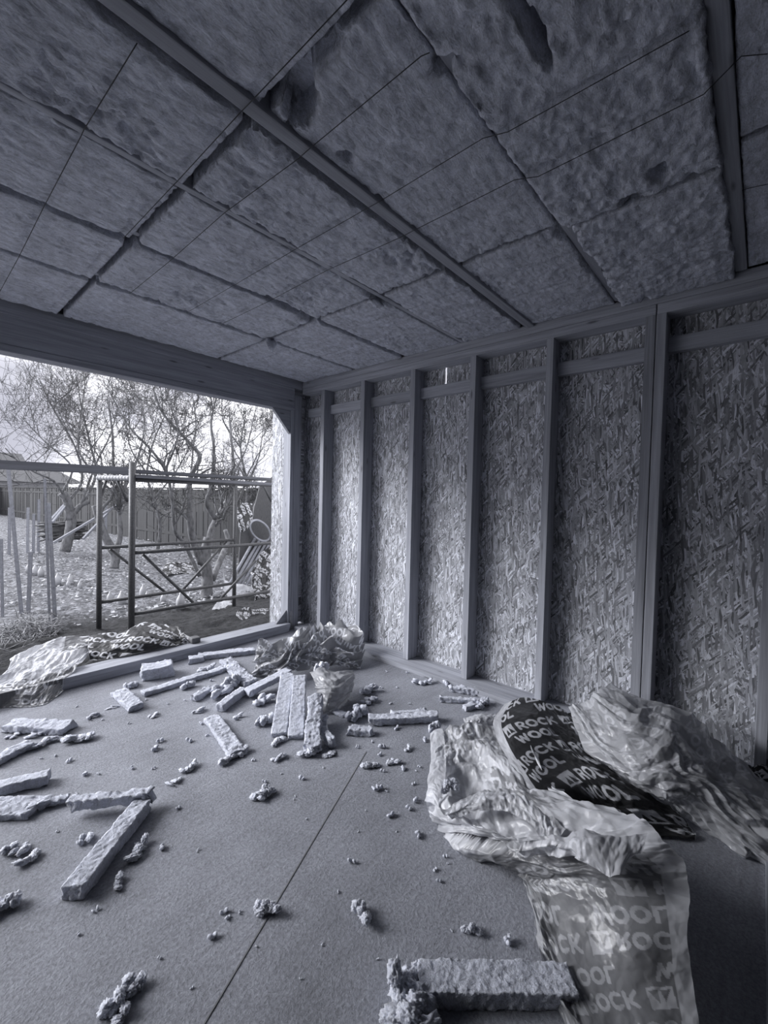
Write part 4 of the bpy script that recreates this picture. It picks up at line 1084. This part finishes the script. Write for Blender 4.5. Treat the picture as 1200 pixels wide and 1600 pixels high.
for y_, xa, xb, z1_, z2_ in ((YF, xF, xFr, zu, zl), (YK, xK, xKr, zu2, zl2)):
    tube_part('ledger', (xa, y_, z1_), (xb, y_, z1_), 0.021, scaf); tube_part('ledger', (xa, y_, z2_), (xb, y_, z2_), 0.021, scaf)
for p_, q_, y_ in (((172, 858), (258, 925), YK), ((354, 846), (286, 921), YK), ((223, 866), (302, 942), YF), ((400, 876), (345, 935), YF),
    ((167, 748), (152, 793), YK), ((182, 748), (199, 784), YK), ((384, 754), (368, 796), YK), ((409, 754), (424, 784), YK)):
    tube_part('brace', AY(*p_, y_+.03), AY(*q_, y_+.03), 0.017, scaf)
for y_, xa, xb in ((YF, xF, xFr), (YK, xK, xKr)):
    tube_part('head_bar', (xa, y_, ztk), (xb+.2, y_, ztk), 0.018, scaf)
a = Acc(); zz = ztk+.01
pts = np.linspace((xK-.02, YK-.02, zz), (xF, YF+.05, zz), 46); rr = [0.028+0.006*math.sin(k*1.5) for k in range(46)]
a.tube(pts, rr, 12); a.build('ribbed_end_bar', WHITEP, scaf)
tag(scaf, 'grey tubular steel scaffold frame standing just outside the opening', 'scaffold')
# rail boards across the opening and planks on the scaffold
pa, pb = AY(-160, 716, 5.1), AY(198, 737, 5.38)
tag(beam_between('guard_rail', AY(-160, 718, 5.36), AY(200, 736, 5.36), 0.035, 0.085, GREYX), 'long grey timber rail outside running left from the scaffold post', 'timber')
tag(beam_between('scaffold_plank', AY(208, 736, 5.46)+np.array([0, 0.1, 0]), AY(423, 749, 5.46)+np.array([0, 0.1, 0]), 0.2, 0.04, GREYX), 'upper timber plank lying on top of the scaffold', 'plank', 'planks on the scaffold')
tag(beam_between('scaffold_plank', AY(208, 744, 5.46), AY(423, 757, 5.46), 0.19, 0.04, GREYX), 'lower timber plank lying under the upper one on the scaffold', 'plank', 'planks on the scaffold')

# ---- bare trees
def smooth_path(P, n_per=5):
    P = np.array(P, float); return cr_interp(P, np.linspace(0, len(P)-1, (len(P)-1)*n_per+1))
def grow(acc, tw, p, d, r, L, depth, rs, up=0.25):
    n_ = 5; P = [np.array(p)]; dd = np.array(d, float)
    for k in range(n_):
        dd = dd+rs.normal(0, 0.17, 3)+np.array([0, 0, up*0.16]); dd /= np.linalg.norm(dd)
        P.append(P[-1]+dd*L/n_)
    Rr = np.linspace(r, r*0.45, n_+1)
    Rr = np.maximum(Rr, 0.0028)
    (acc if r > 0.009 else tw).tube(P, Rr, 6 if r > 0.009 else 4)
    if depth == 0: return
    nb = rs.randint(3, 6)
    for k in range(nb):
        i = rs.randint(1, n_+1); nd = dd*0.5+rs.normal(0, 0.62, 3)+np.array([0, 0, up])
        nd /= np.linalg.norm(nd); grow(acc, tw, P[i], nd, Rr[i]*0.66, L*rs.uniform(0.5, 0.8), depth-1, rs, up)
def tree(name, limbs, label, seed, Y, twigL=0.7, depth=3, density=5, up=0.3):
    """limbs: list of (measured points, start radius, end radius, whether it carries twigs)"""
    rs = np.random.RandomState(seed); br = Acc(); tw = Acc(); trunk = Acc(); base = None
    for pts, r0, r1, twg in limbs:
        P = []
        for k, p in enumerate(pts):
            yy = Y+(p[2] if len(p) > 2 else 0.0)
            P.append(AY(p[0], p[1], yy))
        if base is None: base = P[0].copy(); base[2] = SOIL_Z
        P = smooth_path(P); Rr = np.linspace(r0, r1, len(P))*(1+0.05*rs.randn(len(P)))*0.78
        (trunk if r0 > 0.045 else br).tube(P, Rr, 10)
        if twg:
            m_ = int(density*twg*1.05)
            for k in range(m_):
                i = rs.randint(len(P)//4, len(P)); d = P[min(i+1, len(P)-1)]-P[max(i-1, 0)]; d /= np.linalg.norm(d)+1e-9
                nd = d*0.55+rs.normal(0, 0.6, 3)+np.array([0, 0, up]); nd /= np.linalg.norm(nd)
                grow(br, tw, P[i], nd, max(0.006, Rr[i]*0.6), twigL*rs.uniform(0.6, 1.2), depth, rs, up)
    root = empty(name, base)
    trunk.build('trunk', BARK, root); br.build('branches', BARK, root); tw.build('twigs', TWIG, root)
    tag(root, label, 'tree', 'bare fruit trees in the garden'); return root
tree('bare_tree', [
    ([(322, 942), (324, 905), (320, 870), (326, 840)], .13, .10, 0),
    ([(322, 880), (329, 835), (337, 812, .1), (360, 772, .3), (366, 740, .4), (362, 690, .5), (358, 640, .6)], .085, .016, 1.2),
    ([(316, 880), (303, 848), (297, 816, -.1), (295, 772, -.1), (298, 745, -.1), (312, 715, -.1), (296, 692), (256, 648, .1), (240, 610, .1)], .085, .015, 1.5),
    ([(337, 812, .1), (323, 785), (332, 750), (334, 700), (330, 660, .1), (338, 620, .2)], .055, .014, 1.3),
    ([(312, 900), (288, 850), (273, 829, -.2), (268, 772, -.3), (258, 735, -.3), (238, 705, -.3), (206, 672, -.2), (186, 640), (170, 610)], .04, .010, 1.6),
    ([(258, 735, -.3), (276, 690, -.3), (276, 655, -.3), (262, 615, -.2)], .022, .008, 1.0),
    ([(366, 740, .4), (385, 700, .5), (395, 660, .6), (402, 625, .6)], .022, .008, 1.2),
    ([(332, 905), (347, 868, .3), (356, 845, .5), (352, 828, .6)], .07, .05, 0),
    ([(298, 745, -.1), (302, 700, .2), (306, 660, .4), (300, 612, .5)], .02, .008, 1.0)],
    'large bare forked tree right of centre behind the scaffold', 12, 6.9, .62, 3, 5)
tree('bare_tree', [
    ([(101, 862), (108, 835), (112, 808), (108, 800)], .16, .13, 0),
    ([(110, 812), (106, 785), (97, 770)], .14, .13, 0),
    ([(112, 806), (126, 790), (139, 784)], .09, .07, 0),
    ([(102, 778), (84, 752, -.3), (55, 738, -.6), (30, 722, -.8), (8, 700, -1)], .04, .012, 1.8),
    ([(106, 785), (128, 750, .2), (118, 700, .2), (84, 640, .2), (60, 590, .2)], .05, .014, 2.0),
    ([(130, 788), (150, 740, .4), (140, 690, .4), (128, 640, .4), (120, 590, .4)], .05, .012, 2.0),
    ([(126, 790), (150, 725), (172, 680), (186, 630)], .04, .012, 1.6),
    ([(97, 770), (112, 730), (70, 690), (32, 650, .1)], .035, .010, 1.6)],
    'bare old fruit tree with cut limbs at the left, in front of the fence', 21, 13.5, 1.25, 3, 4)
tree('bare_tree', [
    ([(178, 888), (180, 868), (166, 842), (154, 812), (148, 790)], .13, .07, 0),
    ([(180, 868), (188, 835), (186, 800), (190, 770), (178, 740), (176, 680), (168, 620)], .08, .02, 2.2),
    ([(166, 842), (158, 800), (176, 772), (150, 745), (122, 700), (130, 640)], .05, .012, 1.6),
    ([(190, 770), (214, 720), (226, 660), (214, 605)], .04, .010, 1.8)],
    'bare twisted tree behind the left scaffold post', 33, 10.6, 1.0, 3, 4)
tree('bare_tree', [
    ([(246, 862), (250, 820), (240, 780), (230, 740), (240, 690), (262, 640)], .06, .016, 2.0),
    ([(230, 740), (204, 700), (196, 650)], .03, .010, 1.4), ([(240, 780), (276, 735), (300, 690), (318, 650)], .03, .010, 1.6)],
    'slender bare tree against the fence behind the scaffold', 41, 12.2, 1.1, 3, 4)
tree('bare_tree', [
    ([(390, 880), (384, 820), (386, 760), (376, 700), (384, 650)], .07, .016, 2.2),
    ([(386, 760), (404, 715), (412, 665)], .03, .010, 1.8), ([(376, 700), (350, 660), (346, 620)], .025, .008, 1.6)],
    'bare tree against the fence beside the corner post', 52, 10.0, .95, 3, 4)

# ---- garden stakes
def stake(p, q, Y, r, label, mat=PALEZ):
    a, b = AY(*p, Y), AY(*q, Y)
    a[2] = min(a[2], SOIL_Z-0.02)
    o = beam_between('garden_stake', a, b, r*2, r*2, mat, up=(0.3, 0.9, 0.1)); tag(o, label, 'stake', 'wooden stakes in the garden')
stake((34, 922), (13, 732), 7.6, .020, 'tall pale stake near the left edge of the photo')
stake((87, 960), (76, 786), 6.7, .020, 'pale stake with knots, right of the tallest left one')
stake((78, 958), (70, 748), 6.7, .013, 'thin darker stake beside the pale knotted one')
stake((4, 925), (2, 842), 7.6, .015, 'short white stake at the very left edge')
stake((44, 925), (48, 862), 7.6, .022, 'short pale leaning stake between the tall ones')
for k, (x_, yb_, yt_) in enumerate([(14, 812, 793), (43, 812, 793), (52, 830, 803), (60, 812, 780), (165, 842, 790)]):
    stake((x_, yb_), (x_+1, yt_), 15.0, .03, ['first', 'second', 'third', 'fourth', 'fifth'][k]+' from the left of the short far stakes before the fence')
for p, q, Y_, lab in [((84, 848), (196, 782), 12, 'long pale pole leaning up to the right behind the left tree'), ((82, 816), (103, 790), 13, 'pale lath leaning left of the old tree'),
    ((130, 842), (168, 802), 12, 'pale lath leaning right of the old tree'), ((80, 812), (101, 788), 13.4, 'thin second lath behind the leaning one left of the old tree')]:
    tag(beam_between('leaning_lath', AY(*p, Y_), AY(*q, Y_+.5), .05, .05, PALE), lab, 'pole')
# woodpile
rs = np.random.RandomState(6); a = Acc()
for k in range(60):
    c = AY(84+rs.rand()*30, 842-rs.rand()*26, 14.2); d = np.array([0.8, rs.normal(0, .15), rs.normal(0, .12)])*(0.6+rs.rand()*.5)
    a.tube([c-d*.5, c, c+d*.5], [.02, .035, .02], 5)
tag(a.build('brushwood_pile', plain_mat('dark_brushwood', .10)), 'dark stack of brushwood behind the old tree at left', 'brushwood', kind='stuff')
# heap of weeds and twigs by the building
a = Acc()
for k in range(420):
    t = rs.rand(); c = AY(2+t*88, 940+rs.normal(0, 9), 6.3+rs.normal(0, .25)); c[2] = SOIL_Z+0.03+abs(rs.normal(0, .08))
    d = rs.normal(0, 1, 3); d[2] = abs(d[2])*0.7; d /= np.linalg.norm(d); L_ = .10+.22*rs.rand()
    a.tube([c-d*L_*.4, c+rs.normal(0, .02, 3), c+d*L_*.6], [.003, .005, .002], 4)
tag(a.build('weed_heap', plain_mat('pale_dead_stalks', .26, var=.5)), 'tangled heap of pale dead stalks around the stakes at left', 'stalks', kind='stuff')
# plastic bottle covers
BT = [(55, 852, 11, .22), (64, 855, 10.8, .2), (90, 872, 9.6, .22), (110, 874, 9.5, .2), (107, 880, 9.3, .13), (125, 884, 9.0, .14), (157, 895, 8.4, .16), (172, 912, 7.6, .17), (190, 925, 7.2, .24),
      (224, 915, 7.6, .22), (255, 935, 7.0, .16), (282, 948, 6.5, .24), (230, 925, 7.4, .14), (45, 845, 11.5, .2)]
place = ['behind the pale knotted stake, left one', 'behind the pale knotted stake, right one', 'tall, by the old tree', 'right of the tall one under the old tree', 'squat, below the old tree', 'squat, by the tree',
 'beside the rear scaffold post', 'nearer, right of the rear scaffold post', 'tall, left of the front scaffold post', 'right of the front scaffold post', 'low, under the long diagonal brace', 'upright near the lower scaffold rod', 'squat, behind the front scaffold post', 'far left near the tall stake']
for (px, py, Y_, h_), pl in zip(BT, place):
    c = AY(px, py, Y_); c[2] = SOIL_Z; r = h_*.27
    a = Acc(); a.tube([c, c+[0, 0, h_*.55], c+[0, 0, h_*.8], c+[0, 0, h_*.88], c+[0, 0, h_]], [r, r*.96, r*.5, r*.3, r*.28], 12)
    tag(a.build('plastic_bottle', WHITEP), 'milky plastic bottle in the soil, '+pl, 'bottle', 'plastic bottles in the garden')

# ---- outside at the right: pipes, coil, sheets and bags
zg = SOIL_Z
pip = [(352, 925, 398, 842), (358, 927, 405, 845), (364, 928, 410, 846), (370, 928, 416, 848), (376, 929, 421, 850)]
for k, (x0_, y0_, x1_, y1_) in enumerate(pip):
    p, q = AY(x0_, y0_, 7.1), AY(x1_, y1_, 7.9); a = Acc(); a.tube([p, (p+q)/2, q], [.028]*3, 10)
    tag(a.build('bundled_pipe', PALE), 'pale leaning pipe beside the corner post, %s of the bundle from the left' % ordn[k], 'pipe', 'bundle of leaning pipes')
c = AY(407, 829, 7.7); a = Acc(); ks = np.linspace(0, 2*math.pi*6, 220)
cx_ = np.array([0.62, -0.5, 0.6]); cx_ /= np.linalg.norm(cx_); cy_ = np.cross(cx_, [0.5, 0.8, 0.2]); cy_ /= np.linalg.norm(cy_)
nn = np.cross(cx_, cy_)
P = [c+cx_*math.cos(t)*(.155+.007*math.sin(t*.37))+cy_*math.sin(t)*(.25+.007*math.cos(t*.31))+nn*(.012*((t/6.28) % 6)-.03) for t in ks]
a.tube(P, [.011]*len(P), 6)
tag(a.build('hose_coil', PALE), 'oval coil of pale hose on top of the leaning pipes', 'hose')
bo = G(352, 912, zg)
quad = [AY(372, 900, 7.9), AY(430, 905, 7.9), AY(430, 742, 7.9), AY(406, 760, 7.9), AY(392, 815, 7.9), AY(376, 830, 7.9)]
V = np.array(quad); V2 = V+np.array([0, .03, 0]); me = bpy.data.meshes.new('dark_sheet')
me.from_pydata([tuple(v) for v in np.vstack([V, V2])], [], [(0, 1, 2, 3, 4, 5), (11, 10, 9, 8, 7, 6)]+[(i, i+6, (i+1) % 6+6, (i+1) % 6) for i in range(6)]); me.update()
tag(link('dark_board', me, plain_mat('dark_damp_board', .11, stretch=(8, 8, 1))), 'dark cut board standing on edge behind the hose coil', 'board')
def osheet(netpts, Y_, mat, seed, lab, rot=0.0, scale=1.4, amp=.06, inkfac=1.0, size=.2, name='insulation_bag'):
    # netpts rows of (px, py, y offset) at distance Y_
    N = [[(p[0], p[1], AY(p[0], p[1], Y_+p[2])[2]) for p in row] for row in netpts]
    o = sheet(name, N, mat, res=.012, amp=amp, size=size, seed=seed, rot=rot, scale=scale, floor_z=-9, inkfac=inkfac, ragged=.03)
    tag(o, lab, 'bag'); return o
osheet([[(250, 888, .4), (270, 877, .4), (290, 880, .4), (303, 875, .4)], [(252, 895, .1), (270, 888, .1), (290, 890, .1), (306, 888, .1)], [(256, 899, -.1), (270, 897, -.1), (290, 897, -.1), (303, 902, -.2)]], 9.4, FILM_DARK, 61, 'printed bag bulging on the soil left of the forked tree', .5, 1.3, .05)
osheet([[(371, 792, .0), (382, 785, .0), (397, 787, .0)], [(372, 808, -.1), (384, 806, -.1), (396, 806, -.1)], [(376, 832, -.1), (382, 830, -.15), (388, 824, -.1)]], 7.8, FILM_DARK, 63, 'printed wrapper hanging on the dark board behind the hose coil', 1.2, 1.3, .05)
osheet([[(400, 875, .3), (410, 862, .3), (425, 850, .3)], [(392, 900, .1), (408, 895, .1), (425, 890, .1)], [(398, 925, -.2), (410, 925, -.2), (428, 925, -.2)], [(395, 952, -.3), (412, 950, -.3), (430, 948, -.3)]], 6.4, FILM_DARK, 65, 'printed bag slumped outside against the pipes beside the corner post', .8, 1.2, .10)
osheet([[(350, 892, .3), (358, 910, .3), (385, 915, .2), (400, 922, .2)], [(352, 915, .1), (362, 925, .1), (385, 930, .1), (400, 935, 0)], [(356, 925, -.1), (366, 938, -.1), (385, 942, -.1), (400, 945, -.1)]], 6.6, FILM_PALE, 67, 'pale film sheet crumpled at the foot of the leaning pipes', 0, 1.2, .06, 0.0)
osheet([[(336, 945, .1), (350, 938, .2), (372, 938, .2), (395, 942, .2)], [(332, 952, -.1), (350, 952, -.1), (372, 952, -.1), (400, 956, -.1)]], 6.1, FILM_PALE, 69, 'flat white film sheet on the soil behind the sill', 0, 1.2, .03, 0.0)
osheet([[(370, 952, .1), (385, 950, .1), (400, 952, .1), (425, 948, .1)], [(371, 960, 0), (385, 960, 0), (400, 962, 0), (428, 958, 0)], [(374, 967, -.1), (388, 968, -.1), (402, 967, -.1), (430, 962, -.1)]], 5.4, FILM_DARK, 71, 'printed wrapper lying low behind the sill near the corner post', .3, 1.0, .04)
tag(bev_box('pale_board_scrap', (1.92, 4.75, -0.12), (2.22, 4.95, -0.05), WHITEP), 'flat white board scrap on the soil at the front scaffold post foot', 'board')
tag(bev_box('stone_block', (1.93, 4.15, 0.0955), (2.02, 4.24, 0.15), plain_mat('dark_stone', .14), bev=.015), 'small dark block on the sill at the end of the printed wrapper', 'block')
